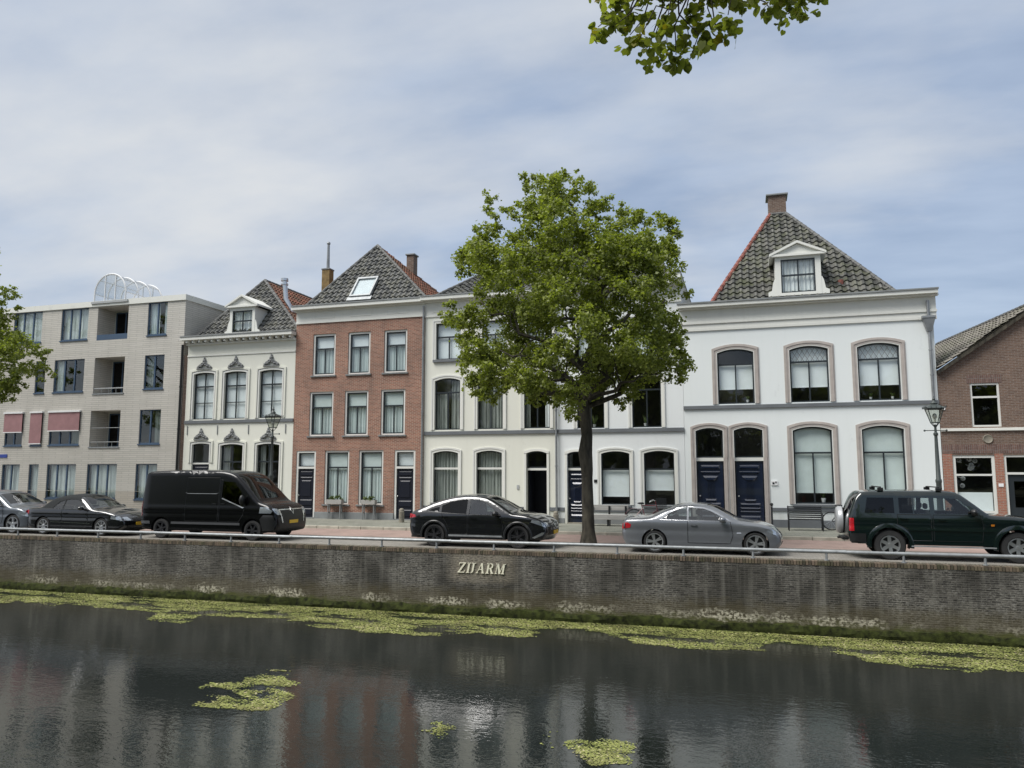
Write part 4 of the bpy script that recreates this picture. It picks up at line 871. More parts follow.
for a, b_ in ((xb0, GW[0]), (GW[1], GD[0]), (GD[1], xb1)): band(bb, 'pier', 'orangebrick', a+.003, b_-.003, ZS+.3, z(453.6), .01)
band(bb, 'soldier_lintel', 'soldier', U1[0]-.1, U1[1]+.1, U1[3]+.003, U1[3]+.3, .008)
X, Z = at(987.8, 439, YF).x, z(439); MB().lathe([(.0001, -.02), (.12, -.03), (.15, -.05), (.17, -.01), (.17, 0)], (X, YF, Z), 'Y', 16).build('round_plaque', 'concrete', bb, True)
X, Z = at(1001, 485, YF).x, z(485); MB().box(X-.08, X+.08, YF-.03, YF-.012, Z-.06, Z+.06).build('house_number_plate', 'white_p', bb)
MB().box(*sorted([at(917, 429.5, YF).x+.9, at(917, 429.5, YF).x+1.0]), YF-.03, YF, z(409), z(407)).build('wall_anchor', 'white_p', bb)
# roof: left and right slopes, the ridge runs back from the gable
A = Vector((xb0+.0, YF-.2, ze+.05)); Bp = Vector((xap, YF-.2, zap+.12)); lo_, hi_ = YF+1, YF+60
for _ in range(60):
    mid = (lo_+hi_)/2; q_ = at(937, 345, mid)
    if q_.z < Bp.z: lo_ = mid
    else: hi_ = mid
R_ = at(937, 345, lo_); dr_ = (R_-Bp); 
mb = MB(); tiled(mb, [A+dr_, A, Bp, R_], .3, .33, .03, .045); rf = mb.build('roof', 'tileb', bb, attr=True)
mb = MB(); tiled(mb, [(xb1, YF-.2, ze+.05), Vector((xb1, YF-.2, ze+.05))+dr_, R_, Bp], .3, .33, .03, .045); o = mb.build('roof_slope', 'tileb', bb, attr=True); o.parent = rf
mb = MB(); ridge(mb, Bp, R_, .09); mb.build('ridge_tiles', 'ridgeg', rf)
for (p_, q_) in ((A, Bp), (Vector((xb1, YF-.2, ze+.05)), Bp)):
    a = p_+Vector((0, .02, -.07)); b_ = q_+Vector((0, .02, -.07)); mb = MB()
    mb.add([a, b_, b_+Vector((0, .17, 0)), a+Vector((0, .17, 0)), a-Vector((0, 0, .16)), b_-Vector((0, 0, .16)), b_+Vector((0, .17, -.16)), a+Vector((0, .17, -.16))], [(0, 1, 2, 3), (4, 5, 6, 7), (0, 1, 5, 4), (3, 2, 6, 7)]); mb.build('verge_board', 'bark', rf)
# ------------------------------------------------------------------ trees
def leaves_mesh(name, blobs, dens, size, m, parent, heart=False, droop=.3, seed=1, flat=.5):
    g = np.random.default_rng(seed); C = []; 
    for (cx, cy, cz, r) in blobs:
        n = int(dens*r*r)
        ns = max(5, int(16*r)); d = g.normal(size=(ns, 3)); d /= np.linalg.norm(d, axis=1)[:, None]; sub = d*r*(.45+.5*g.random((ns, 1)))
        sub[:, 2] *= .85; k = g.integers(0, ns, n); p = sub[k]+g.normal(size=(n, 3))*r*np.array([.17, .17, .13]); p += np.array([cx, cy, cz]); C.append(p)
    P = np.concatenate(C); n = len(P); o = np.array(ORG[parent])
    s = size*(.65+.7*g.random(n))
    nrm = g.normal(size=(n, 3)); nrm[:, 2] += 1.1; nrm /= np.linalg.norm(nrm, axis=1)[:, None]
    a = g.normal(size=(n, 3)); a[:, 2] -= droop*2; a -= nrm*(a*nrm).sum(1)[:, None]; a /= np.linalg.norm(a, axis=1)[:, None]; b = np.cross(nrm, a)
    if heart: sh = [(0, 0, 0), (-.1, .25, .02), (.0, .43, .03), (.22, .53, .03), (.48, .52, .02), (.7, .4, -.01), (.86, .2, -.03), (1.05, 0, -.07), (.86, -.2, -.03), (.7, -.4, -.01), (.48, -.52, .02), (.22, -.53, .03), (.0, -.43, .03), (-.1, -.25, .02)]
    else: sh = [(0, 0, 0), (.35, .45, .08), (1, 0, -.08), (.4, -.45, .08)]
    m_ = len(sh); V = np.zeros((n, m_, 3))
    for i, (u, v, w) in enumerate(sh): V[:, i] = P+(a*u+b*v+nrm*w)*s[:, None]-o
    me = bpy.data.meshes.new(name); me.vertices.add(n*m_); me.vertices.foreach_set('co', V.reshape(-1)); me.loops.add(n*m_); me.loops.foreach_set('vertex_index', np.arange(n*m_, dtype=np.int32))
    me.polygons.add(n); me.polygons.foreach_set('loop_start', np.arange(0, n*m_, m_, dtype=np.int32)); me.update(calc_edges=True); me.validate()
    me.materials.append(M[m]); at_ = me.attributes.new('var', 'FLOAT', 'FACE'); at_.data.foreach_set('value', g.random(n).astype(np.float32))
    ob = link(bpy.data.objects.new(name, me)); ORG[ob] = Vector(o); ob.parent = parent; return ob
def limb(mb, a, b, r0, r1, wob=.25, n=6, seed=0):
    g = random.Random(seed); a = Vector(a); b = Vector(b); L = (b-a).length; pts = []; rs = []
    for i in range(n+1):
        t = i/n; p = a.lerp(b, t)+Vector((g.uniform(-1, 1), g.uniform(-1, 1), g.uniform(-.5, 1)))*wob*L*.12*math.sin(math.pi*t); pts.append(p); rs.append(r0+(r1-r0)*t)
    mb.path(pts, rs, 8); return pts
def sil_blobs(poly, Yc, n, rmin, rmax, thick, seed, ok=lambda x, y: True):
    g = random.Random(seed); xs = [p[0] for p in poly]; ys = [p[1] for p in poly]; out = []
    def dist(x, y): return min(math.hypot(x-(a[0]+(b[0]-a[0])*t), y-(a[1]+(b[1]-a[1])*t)) for a, b in zip(poly, poly[1:]+poly[:1]) for t in [max(0, min(1, ((x-a[0])*(b[0]-a[0])+(y-a[1])*(b[1]-a[1]))/((b[0]-a[0])**2+(b[1]-a[1])**2+1e-9)))])
    tries = 0
    while len(out) < n and tries < 20000:
        tries += 1; x = g.uniform(min(xs), max(xs)); y = g.uniform(min(ys), max(ys))
        if not pip(x, y, poly) or not ok(x, y): continue
        d = dist(x, y); r = g.uniform(rmin, rmax); ppm = FPX/(Yc*1.02); rp = r*ppm
        if d < rp*.72:
            if d < rmin*ppm*.42: continue
            r = max(.2, d/ppm/.8)
        th = min(thick, math.sqrt(d/ppm)*thick*.62); dy = g.uniform(-1, 1)*th
        if abs(dy) < th*.45 and g.random() < .5: dy = math.copysign(th*g.uniform(.6, 1), dy or 1)
        p = at(x, y, Yc+dy); out.append((p.x, p.y, p.z, r))
    return out
# central lime
tx = at(588.5, 540, 24.2).x; YT = 24.2
lime = thing('lime_tree', (tx, YT, 0), 'tall bushy lime tree standing between the black crossover and the silver coupe', 'tree')
poly = [(525,166),(545,170),(575,168),(595,180),(596,200),(611,195),(616,214),(628,204),(642,205),(650,216),(664,212),(679,216),(681,240),(676,262),(688,292),(679,317),(688,336),(686,352),(690,372),(681,383),(660,377),(643,396),(625,407),(611,392),(573,421),(556,406),(529,406),(508,392),(488,405),(471,397),(458,362),(456,341),(438,318),(440,306),(461,311),(474,290),(455,270),(455,246),(480,222),(483,192),(502,203),(520,196),(520,170)]
bl = sil_blobs(poly, YT, 235, .36, .78, 3.6, 4)
for i, (x, y) in enumerate(poly):
    q = at(x+(578-x)*.07, y+(310-y)*.06, YT+random.uniform(-.5, .5)); bl.append((q.x, q.y, q.z, random.uniform(.24, .36)))
trunk = MB(); base_ = Vector((tx, YT, 0)); top = at(584, 404, YT); mid_ = at(587, 470, YT)
pts = [base_+Vector((0, 0, -.2)), base_+Vector((0, 0, .12)), base_+Vector((.0, 0, .5)), mid_-Vector((.0, 0, .3)), mid_, mid_+Vector((-.05, 0, .55)), mid_+Vector((.0, .05, 1.1)), top]
trunk.path(pts, [.34, .27, .20, .175, .19, .225, .18, .20], 14)
t2 = at(600, 290, YT); lead = limb(trunk, top, t2, .18, .10, .5, 8, 1); lead2 = limb(trunk, t2, at(565, 195, YT), .1, .03, .5, 6, 2)
for i, (px, py, dy) in enumerate([(500, 350, -.6), (480, 300, .5), (655, 345, .4), (640, 260, -.8), (520, 240, .4), (470, 375, .3), (665, 300, .9), (560, 320, -2.2), (620, 340, -1.8), (590, 330, 2.2), (540, 370, -1.4), (640, 375, -1.2), (600, 260, -1.5), (530, 300, 1.8), (670, 365, -.3), (485, 240, -.3), (645, 225, .2)]):
    st = lead[(i*2) % 8] if py > 270 else lead[8-(i % 3)]
    if py > 330: st = top+Vector((0, 0, random.uniform(-.2, .4)))
    e = at(px, py, YT+dy); pt = limb(trunk, st, e, .095, .022, 1.0, 6, 20+i)
    for q in range(3): v = pt[2+q]; limb(trunk, v, v+Vector((random.uniform(-1, 1), random.uniform(-1, 1), random.uniform(.1, 1))), .03, .01, 1, 4, 90+i*3+q)
trunk.build('trunk', 'bark', lime, True)
leaves_mesh('crown', bl, 1500, .092, 'leaf', lime, seed=3)
# lime at the left edge
lt = thing('lime_tree', (at(-75, 540, 24.4).x, 24.4, 0), 'lime tree reaching into the left edge in front of the apartment block', 'tree')
o = Vector(lt.location); polyL = [(-330, 300), (-300, 180), (-240, 120), (-120, 110), (-60, 160), (-20, 230), (2, 262), (20, 290), (26, 300), (15, 325), (40, 342), (57, 352), (60, 372), (45, 384), (30, 388), (36, 396), (12, 402), (-40, 410), (-140, 420), (-260, 400)]
bl = sil_blobs(polyL, 24.4, 200, .34, .75, 3.4, 9)+sil_blobs([(-60, 250), (2, 262), (20, 290), (26, 300), (15, 325), (40, 342), (57, 352), (60, 372), (45, 384), (30, 388), (36, 396), (12, 402), (-60, 405)], 24.4, 120, .26, .6, 2.4, 19)
tr = MB(); tp = o+Vector((0, 0, 4.2)); tr.path([o+Vector((0, 0, -.2)), o+Vector((0, 0, .2)), o+Vector((.03, 0, 1.5)), o+Vector((-.05, 0, 3)), tp], [.4, .3, .24, .25, .22], 12); ld = limb(tr, tp, tp+Vector((.3, 0, 5)), .2, .05, .4, 8, 5)
for i in range(14): b_ = bl[(i*17) % len(bl)]; limb(tr, ld[i % 6], b_[:3], .08, .02, 1, 6, 50+i)
for q in [x for x in bl if x[0] > at(-10, 350, 24.4).x][:10]: limb(tr, ld[1], q[:3], .05, .012, 1, 6, int(q[0]*10))
tr.build('trunk', 'bark', lt, True); leaves_mesh('crown', bl, 1150, .098, 'leaf', lt, seed=5)
# near lime whose branch hangs into the top of the frame
nt_ = thing('lime_tree', (4.2, -1.0, .55), 'near lime tree of which only a leafy branch hangs into the top of the view', 'tree')
tr = MB(); o = Vector(nt_.location); tp = o+Vector((-.2, .2, 4.6)); tr.path([o+Vector((0, 0, -.2)), o+Vector((0, 0, .2)), o+Vector((0, .05, 2.4)), tp], [.42, .32, .25, .24], 14)
ld = limb(tr, tp, tp+Vector((.2, .3, 5)), .2, .06, .4, 8, 8)
blobs = []; g = random.Random(21)
for _ in range(120):
    a = g.uniform(0, 6.28); rr_ = g.uniform(0, 3.6); X = 3.8+rr_*math.cos(a); Y_ = -.6+rr_*math.sin(a); Z = g.uniform(6.3, 11.3)-rr_*.25
    if Y_ > 1.2 or Y_ > -.5 and Z-.9 < H+.8*max(Y_+1, 0)+.6: continue
    blobs.append((X, Y_, Z, g.uniform(.5, .8)))
for i in range(12): b_ = blobs[i*7 % len(blobs)]; limb(tr, ld[1+i % 6], b_[:3], .08, .02, 1, 6, 70+i)
YB = 5.2; hub = at(700, -70, YB); pt = limb(tr, ld[1], hub, .09, .035, .8, 8, 3)
tips = [(655, 42), (676, 62), (640, 18), (668, 22), (612, 10), (605, 28), (722, 8), (715, 35), (745, 12), (770, 8), (797, 12), (800, 4), (690, 50), (630, 42), (650, -12), (700, -15), (780, -14), (600, -8), (722, 45), (810, -4), (735, -10), (598, 34), (760, -6), (690, 30), (632, 4), (706, 12), (648, 60), (686, -2), (660, 30), (625, 25), (640, 45), (667, 50), (700, 24), (728, 22), (650, 8), (672, 8), (760, 6), (745, -2), (790, 2), (806, 20), (775, 22), (618, -4), (824, -6), (715, -4), (690, 66), (612, 34)]
small = []
for i, (px, py) in enumerate(tips):
    e = at(px, py-7, YB+g.uniform(-.35, .35)); limb(tr, hub if i % 3 else hub+(pt[-2]-hub)*.5, e, .012, .003, 1.2, 7, 200+i); small.append((e.x, e.y, e.z, g.uniform(.10, .16)))
twigs = []
for i in range(46):
    px, py = g.uniform(560, 850), g.uniform(-190, -32); e = at(px, py, YB+g.uniform(-.7, .9)); twigs.append((e.x, e.y, e.z, g.uniform(.14, .24)))
    if i % 2: limb(tr, pt[-1-(i % 4)], e, .012, .003, 1.2, 6, 400+i)
for q in pt[2:-1]:
    for k in range(3): e = q+Vector((g.uniform(-.7, .7), g.uniform(-.4, .7), g.uniform(.1, .8))); limb(tr, q, e, .012, .003, 1, 5, int(e.x*99)); twigs.append((e.x, e.y, e.z, .2))
tr.build('trunk', 'bark', nt_, True)
small += twigs
leaves_mesh('crown', blobs, 260, .15, 'leafn', nt_, seed=8)
leaves_mesh('hanging_leaves', small, 1500, .047, 'leafn', nt_, heart=True, droop=1.4, seed=12).parent = nt_
# trees along the near bank (mirrored in the windows)
for i, (X, Y_) in enumerate(((-9, -6), (-20, -7), (-33, -6.5), (15, -6))):
    c = copy_tree(lime, None, (X, Y_, .55), 'lime tree on the near bank behind the viewpoint, seen only as a reflection'); c['group'] = 'limes on the near bank'; c.rotation_euler = (0, 0, i*1.7+.5)
hg = thing('reflection_tree_belt', (-12, -30, .5), None, None); hb = [(x_, -30+2*math.sin(x_), 3+1.6*math.sin(x_*.7)+y_, 2.6) for x_ in range(-70, 50, 3) for y_ in (-1, 2.2, 5.4, 8)]  # unseen tree belt, added and made tall so the car sides mirror something dark
hb_ = leaves_mesh('reflection_tree_belt', hb, 34, .9, 'leaf', hg, seed=33); hb_.parent = None; hb_.location = hg.location; ORG.pop(hg); bpy.data.objects.remove(hg); tag(hb_, kind='stuff'); hb_['label'] = 'unseen belt of trees added far behind the near bank as a dark reflection in the cars'; hb_['category'] = 'added tree belt'
# ------------------------------------------------------------------ floating weed
def scatter(name, polypx, n, label, smin=.02, smax=.075, seed=1, thr=-.08, hole=.9):
    g = np.random.default_rng(seed); P = [atz(x, y, ZW) for x, y in polypx]; Q = [(p.x, p.y) for p in P]
    xs = [q[0] for q in Q]; ys = [q[1] for q in Q]; mb = MB(); c = 0; t = 0; name2 = n > 20000
    from mathutils import noise as mn
    while c < n and t < n*12:
        t += 1; x = g.uniform(min(xs), max(xs)); y = g.uniform(min(ys), max(ys))
        if y > YW-.14 or not pip(x+mn.noise((x*1.3, y*3, 3))*.3+g.normal()*.05, y+mn.noise((x*1.1, y*2, 9))*.3+mn.noise((x*4, y*7, 9))*.12, Q): continue
        nv = mn.noise((x*.55, y*1.6, 0))+.5*mn.noise((x*2.2, y*5, 4))
        if nv+g.normal()*.10+(.35 if name2 and y > YW-.7-.2*mn.noise((x*.8, 5, 5)) else 0)+(.12 if name2 and x > -3 else 0) < thr: continue
        c += 1; s = g.uniform(smin, smax); k = int(g.integers(5, 8)); a0 = g.uniform(0, 6.28); z = ZW+.003+g.uniform(0, .010); tl = g.uniform(-.08, .08, 2)
        e = g.uniform(.5, 1)
        mb.add([(x+s*math.cos(a0+6.283*i/k)*(1 if i % 2 else .75), y+s*e*math.sin(a0+6.283*i/k), z+s*(tl[0]*math.cos(a0+6.28*i/k)+tl[1]*math.sin(a0+6.28*i/k))) for i in range(k)], [tuple(range(k))], min(1, max(0, .45+nv*.5+g.normal()*.18)) if g.random() > .035 else 1.0)
    ob = mb.build(name, 'weed', None, attr=True); return tag(ob, label, 'floating weed', None, 'stuff')
strip = [(-60, 570), (-60, 604), (0, 604), (20, 600), (46, 605), (110, 608), (156, 612), (150, 620), (186, 624), (200, 615), (230, 617), (289, 620), (325, 629), (370, 633), (423, 637), (455, 633), (526, 637), (556, 629), (599, 632), (639, 644), (680, 648), (700, 651), (757, 650), (781, 641), (814, 648), (855, 655), (881, 663), (915, 667), (965, 671), (1024, 671), (1100, 677), (1100, 640), (1024, 630), (512, 600)]
scatter('floating_weed', strip, 85000, 'yellow green floating weed spread along the foot of the quay wall', seed=2, thr=-.16, smin=.007, smax=.032)
tag(scatter('floating_weed', [(199, 704), (215, 690), (205, 685), (240, 683), (262, 672), (290, 671), (283, 683), (286, 700), (276, 708), (240, 711)], 3600, 'island of yellow green weed floating at the lower left of the canal', .008, .03, 5, -.02), group=None)
scatter('floating_weed', [(566, 741), (585, 737), (625, 741), (636, 753), (625, 763), (595, 766), (572, 755)], 2200, 'round patch of weed floating below the tree reflection at the bottom of the canal', .007, .024, 6, -.08)
scatter('floating_weed', [(420, 732), (440, 722), (456, 729), (436, 739)], 220, 'small loose scatter of weed floating between the two larger patches', .008, .025, 7, -.2)
scatter('floating_weed', [(540, 728), (555, 728), (556, 757), (544, 757)], 9, 'few stray leaves floating just left of the round weed patch', .015, .03, 8, -.5)
p = atz(981, 641.5, ZW); mb = MB(); mb.add([(p.x-.22, p.y-.05, ZW+.02), (p.x+.2, p.y-.07, ZW+.02), (p.x+.26, p.y+.05, ZW+.03), (p.x-.12, p.y+.09, ZW+.03), (p.x-.2, p.y-.03, ZW+.06), (p.x+.15, p.y-.04, ZW+.08), (p.x+.2, p.y+.04, ZW+.07), (p.x-.1, p.y+.06, ZW+.09)], [(0, 3, 2, 1), (4, 5, 6, 7), (0, 1, 5, 4), (1, 2, 6, 5), (2, 3, 7, 6), (3, 0, 4, 7)])
tag(mb.build('plastic_scrap', 'white_p', None, org=(p.x, p.y, ZW)), 'white scrap of plastic floating in the weed at the right', 'litter'); bpy.context.view_layer.update()
# drifting leaves on open water
g = random.Random(2)
# ------------------------------------------------------------------ street furniture
def lamp(X, Y, label, k=1.0):
    t = thing('street_lamp', (X, Y, ZS), label, 'street lamp', 'old lantern street lamps'); z0 = ZS
    mb = MB(); prof = [(.17, 0), (.17, .12), (.14, .16), (.13, .55), (.15, .6), (.12, .66), (.10, 1.0), (.085, 1.9), (.10, 1.95), (.10, 2.02), (.075, 2.06), (.05, 3.55), (.075, 3.58), (.075, 3.64), (.04, 3.68), (.036, 3.95)]
    mb.lathe([(r, z0+h*k) for r, h in prof], (X, Y, 0), 'Z', 14); mb.tube((X-.32, Y, z0+3.74*k), (X+.32, Y, z0+3.74*k), .014, n=6).ball((X-.33, Y, z0+3.74*k), .035).ball((X+.33, Y, z0+3.74*k), .035); mb.build('post', 'lampgr', t, True)
    zb = z0+3.95*k; zt = zb+.52; mb = MB(); h0, h1 = .11, .235
    for sx in (1, -1):
        for sy in (1, -1): mb.tube((X+sx*h0, Y+sy*h0, zb+.06), (X+sx*h1, Y+sy*h1, zt), .014, n=6); mb.tube((X, Y, zb-.12), (X+sx*h0, Y+sy*h0, zb+.06), .012, n=6)
    for hh, z_ in ((h0, zb+.06), (h1, zt)):
        mb.box(X-hh-.015, X+hh+.015, Y-hh-.015, Y-hh+.012, z_-.015, z_+.015).box(X-hh-.015, X+hh+.015, Y+hh-.012, Y+hh+.015, z_-.015, z_+.015).box(X-hh-.015, X-hh+.012, Y-hh+.013, Y+hh-.013, z_-.015, z_+.015).box(X+hh-.012, X+hh+.015, Y-hh+.013, Y+hh-.013, z_-.015, z_+.015)
    mb.build('lantern_frame', 'lampgr', t)
    g_ = MB(); g_.add([(X+sx*h, Y+sy*h, z_) for h, z_ in ((h0-.003, zb+.07), (h1-.006, zt-.02)) for sx, sy in ((-1, -1), (1, -1), (1, 1), (-1, 1))], [(0, 1, 5, 4), (1, 2, 6, 5), (2, 3, 7, 6), (3, 0, 4, 7)]); g_.build('lantern_glass', 'lampgl', t)
    MB().tube((X, Y, zb+.04), (X, Y, zb+.2), .035).ball((X, Y, zb+.28), .075, 1, 1, 1.3).build('bulb', 'trimw', t, True)
    mb = MB(); e = h1+.06; mb.add([(X-e, Y-e, zt+.02), (X+e, Y-e, zt+.02), (X+e, Y+e, zt+.02), (X-e, Y+e, zt+.02), (X-.09, Y-.09, zt+.15), (X+.09, Y-.09, zt+.15), (X+.09, Y+.09, zt+.15), (X-.09, Y+.09, zt+.15)], [(0, 3, 2, 1), (4, 5, 6, 7), (0, 1, 5, 4), (1, 2, 6, 5), (2, 3, 7, 6), (3, 0, 4, 7)])
    mb.lathe([(.09, 0), (.11, .04), (.06, .1), (.035, .14), (.05, .18), (.02, .24), (.001, .3)], (X, Y, zt+.15), 'Z', 10)
    for i in range(5):
        for sx, sy in ((i/2-1, -1), (i/2-1, 1), (-1, i/2-1), (1, i/2-1)): mb.tube((X+sx*e, Y+sy*e, zt+.02), (X+sx*e*1.02, Y+sy*e*1.02, zt+.10), .02, .006, 5)
    mb.build('lantern_roof', 'lampgr', t); return t
lamp(at(271.3, 470, 28.75).x, 28.75, 'old lantern street lamp rising behind the black van', (at(271, 421, 28.75).z-ZS-.35)/3.95)
lamp(at(938, 470, 28.75).x, 28.75, 'old lantern street lamp behind the dark green off-roader', (at(936, 414, 28.75).z-ZS-.35)/3.95)
def bollard(px, pyb, label, black=False, Y=None, h=.62):
    p = at(px, pyb, Y) if Y else atz(px, pyb, ZS); X, Y_ = p.x, (Y or p.y)
    t = MB().lathe([(.001, h) if not black else (.001, h)] and ([(.12, 0), (.115, h*.7), (.12, h*.74), (.1, h*.78), (.105, h*.9), (.07, h*.98), (.001, h)] if not black else [(.06, 0), (.055, .1), (.035, .14), (.032, h*.82), (.05, h*.84), (.03, h*.87), (.065, h*.93), (.055, h*.98), (.001, h)]), (X, Y_, ZS), 'Z', 12)
    return tag(t.build('bollard', 'ironblk' if black else 'concrete', None, True, org=(X, Y_, ZS)), label, 'bollard', 'bollards at the kerb')
bollard(401.5, 522.5, 'weathered concrete bollard in front of the right door of the red brick house')
bollard(556, 526.5, 'weathered concrete bollard at the foot of the downpipe beside the open doorway')
bollard(733.5, 530, 'round topped concrete bollard between the twin navy doors, mostly behind the silver coupe')
bollard(772.5, 529, 'slim black iron bollard with a ball top left of the black bench', True, h=1.0)
bpy.context.view_layer.update()
# black slatted bench
yb = 31.3; xa, xb = at(788, 520, yb).x, at(823, 520, yb).x
bn = thing('bench', ((xa+xb)/2, yb, ZS), 'black slatted metal bench under the big white house window', 'bench')
mb = MB()
for k in range(6): mb.box(xa+.04, xb-.04, yb+.22+.02*k, yb+.24+.02*k, ZS+.46+.075*k, ZS+.51+.075*k)
mb.build('backrest', 'ironblk', bn); mb = MB()
for k in range(5): mb.box(xa+.04, xb-.04, yb-.22+k*.085, yb-.16+k*.085, ZS+.40, ZS+.43)
mb.build('seat', 'ironblk', bn)
for X in (xa+.02, xb-.02):
    MB().path([(X, yb+.36, ZS+.9), (X, yb+.26, ZS+.5), (X, yb+.2, ZS+.38), (X, yb+.26, ZS)], .022, 6).path([(X, yb+.24, ZS+.62), (X, yb-.1, ZS+.66), (X, yb-.28, ZS+.6), (X, yb-.27, ZS+.35), (X, yb-.25, ZS)], .022, 6).tube((X, yb-.24, ZS+.38), (X, yb+.22, ZS+.38), .02, n=6).build('leg', 'ironblk', bn, True)
# grey wooden bench
yb = 31.6; xa, xb = at(588, 515, yb).x, at(627.5, 515, yb).x
wb = thing('wooden_bench', ((xa+xb)/2, yb, ZS), 'weathered grey wooden bench against the cool white house right of the tree trunk', 'bench')
MB().box(xa, xb, yb+.25, yb+.30, ZS+.62, ZS+.84).build('backrest', 'wood', wb, bevel=.008); MB().box(xa, xb, yb-.2, yb+.2, ZS+.40, ZS+.46).box(xa, xb, yb-.21, yb-.17, ZS+.26, ZS+.398).build('seat', 'wood', wb, bevel=.008)
for X in (xa+.12, (xa+xb)/2, xb-.14): MB().box(X, X+.09, yb-.16, yb+.2, ZS, ZS+.398).box(X, X+.07, yb+.2, yb+.249, ZS, ZS+.8).build('leg', 'ironblk', wb)
# bicycles
def bike(X, Y, rz, label, col, basket=False):
    t = thing('bicycle', (0, 0, 0), label, 'bicycle'); R = .35; wb_ = 1.08
    for s in (0, wb_):
        w = MB(); w.lathe([(R-.02, -.018), (R, 0), (R-.02, .018), (R-.035, 0), (R-.02, -.018)], (s, 0, R), 'Y', 28); w = w.build('wheel', 'rubber', t, True)
        sp = MB(); sp.lathe([(R-.045, -.01), (R-.036, 0), (R-.045, .01), (R-.045, -.01)], (s, 0, R), 'Y', 28)
        for k in range(12): a = k*math.pi/6; sp.tube((s, .02*(-1)**k, R), (s+(R-.04)*math.cos(a), 0, R+(R-.04)*math.sin(a)), .003, n=3)
        sp.tube((s, -.04, R), (s, .04, R), .02); sp.build('rim', 'alloy', w)
    f = MB(); bbx = (.45, 0, .3); st = (.3, 0, .85); hd = (.88, 0, .88); hl = (.93, 0, .65)
    for a, b_ in ((bbx, st), (bbx, hl), (st, (.86, 0, .84)), ((0, 0, R), bbx), ((0, 0, R), (.33, 0, .72)), (hl, (wb_, 0, R)), (hd, hl), (hd, (.85, 0, 1.02))): f.tube(a, b_, .017, n=8)
    f.build('frame', col, t, True); MB().path([(.62, -.27, 1.0), (.78, -.22, 1.06), (.86, 0, 1.03), (.78, .22, 1.06), (.62, .27, 1.0)], .013, 6).build('handlebar', 'chrome', t, True)
    MB().ball((.27, 0, .93), .13, 1.1, .7, .35).tube((.3, 0, .84), (.28, 0, .92), .014).build('saddle', 'ironblk', t, True)
    mg = MB(); 
    for s in (0, wb_): mg.lathe([(R+.03, -.03), (R+.04, 0), (R+.03, .03)], (s, 0, R), 'Y', 12, math.radians(20), math.radians(190))
    mg.build('mudguard', col, t, True); MB().lathe([(.09, -.01), (.1, 0), (.09, .01), (.01, 0)], (.45, -.05, .3), 'Y', 14).tube((.45, -.08, .3), (.5, -.1, .14), .01).tube((.45, .08, .3), (.4, .1, .46), .01).box(.46, .55, -.14, -.07, .12, .145).build('crankset', 'ironblk', t)
    if basket:
        bk = MB(); x0, x1, y0, y1, z0, z1 = .9, 1.28, -.2, .2, .82, 1.12
        for k in range(9): xx = x0+(x1-x0)*k/8; bk.box(xx-.01, xx+.01, y0, y0+.012, z0, z1).box(xx-.01, xx+.01, y1-.012, y1, z0, z1)
        for k in range(5): zz = z0+(z1-z0)*k/4; bk.box(x0, x1, y0-.008, y0-.001, zz-.01, zz+.01).box(x0, x1, y1+.001, y1+.008, zz-.01, zz+.01).box(x0-.01, x0-.001, y0, y1, zz-.01, zz+.01).box(x1+.001, x1+.01, y0, y1, zz-.01, zz+.01)
        bk.box(x0, x1, y0+.013, y1-.013, z0-.012, z0).build('basket', 'ironblk', t)
    t.location = (X, Y, ZS); t.rotation_euler = (math.radians(-6), 0, rz); return t
M['redp'] = mat('dark_red_bicycle_paint', (.16, .02, .03), .35, .1, coat=.6)
bike(at(634, 515, 31.6).x, 31.7, .12, 'dark red bicycle with a black front basket behind the silver coupe', 'redp', True)
bike(at(829, 520, 31.6).x+.1, 31.7, -.05, 'black bicycle parked between the black bench and the spare wheel of the off-roader', 'ironblk')
# flower boxes
def flowerbox(x0, x1, label, seed):
    X0, X1 = at(x0, 500, YF-.25).x, at(x1, 500, YF-.25).x; z0 = gz(340, 503.3)-.02; t = thing('flower_box', ((X0+X1)/2, YF-.25, ZS), label, 'flower box', 'flower boxes under the red brick house windows')
    MB().box(X0, X1, YF-.38, YF-.12, z0, z0+.2).build('trough', 'wood', t, bevel=.006)
    for X in (X0+.06, X1-.1): MB().box(X, X+.04, YF-.34, YF-.30, ZS, z0-.002).box(X, X+.04, YF-.18, YF-.14, ZS, z0-.002).box(X+.008, X+.032, YF-.3, YF-.18, ZS+.3, ZS+.33).build('stand', 'leadgrey', t)
    leaves_mesh('plants', [(X0+(X1-X0)*u, YF-.25, z0+.26, .14) for u in (.25, .5, .75)], 9000, .06, 'flower', t, seed=seed)
flowerbox(327.5, 342.5, 'wooden flower box on a stand under the left ground floor window of the brick house', 1); flowerbox(362, 376, 'wooden flower box on a stand under the right ground floor window of the brick house', 2)
# pots on the window sills
def pot(px, zsill, k, label, potm, spiky=True):
    X = at(px, 420, YF+.33).x; t = thing('potted_plant', (X, YF+.33, zsill), label, 'potted plant'); h = .13*k
    MB().lathe([(.05*k, 0), (.075*k, h), (.065*k, h), (.001, h*.9)], (X, YF+.33, zsill), 'Z', 12).build('pot', potm, t, True)
    mb = MB(); g = random.Random(int(px))
    for i in range(14 if spiky else 22):
        a = g.uniform(0, 6.28); l = g.uniform(.25, .5)*k*(1 if spiky else .45); e = Vector((math.cos(a)*l*.6, math.sin(a)*l*.25, l)); c = Vector((X, YF+.33, zsill+h*.9)); s_ = Vector((-math.sin(a), math.cos(a), 0))*.012*k*(1 if spiky else 2.5)
        mb.add([c-s_, c+e*.55-s_*1.4, c+e, c+e*.55+s_*1.4, c+s_], [(0, 1, 2, 3, 4)], g.random())
    mb.build('foliage', 'flower', t, attr=True)
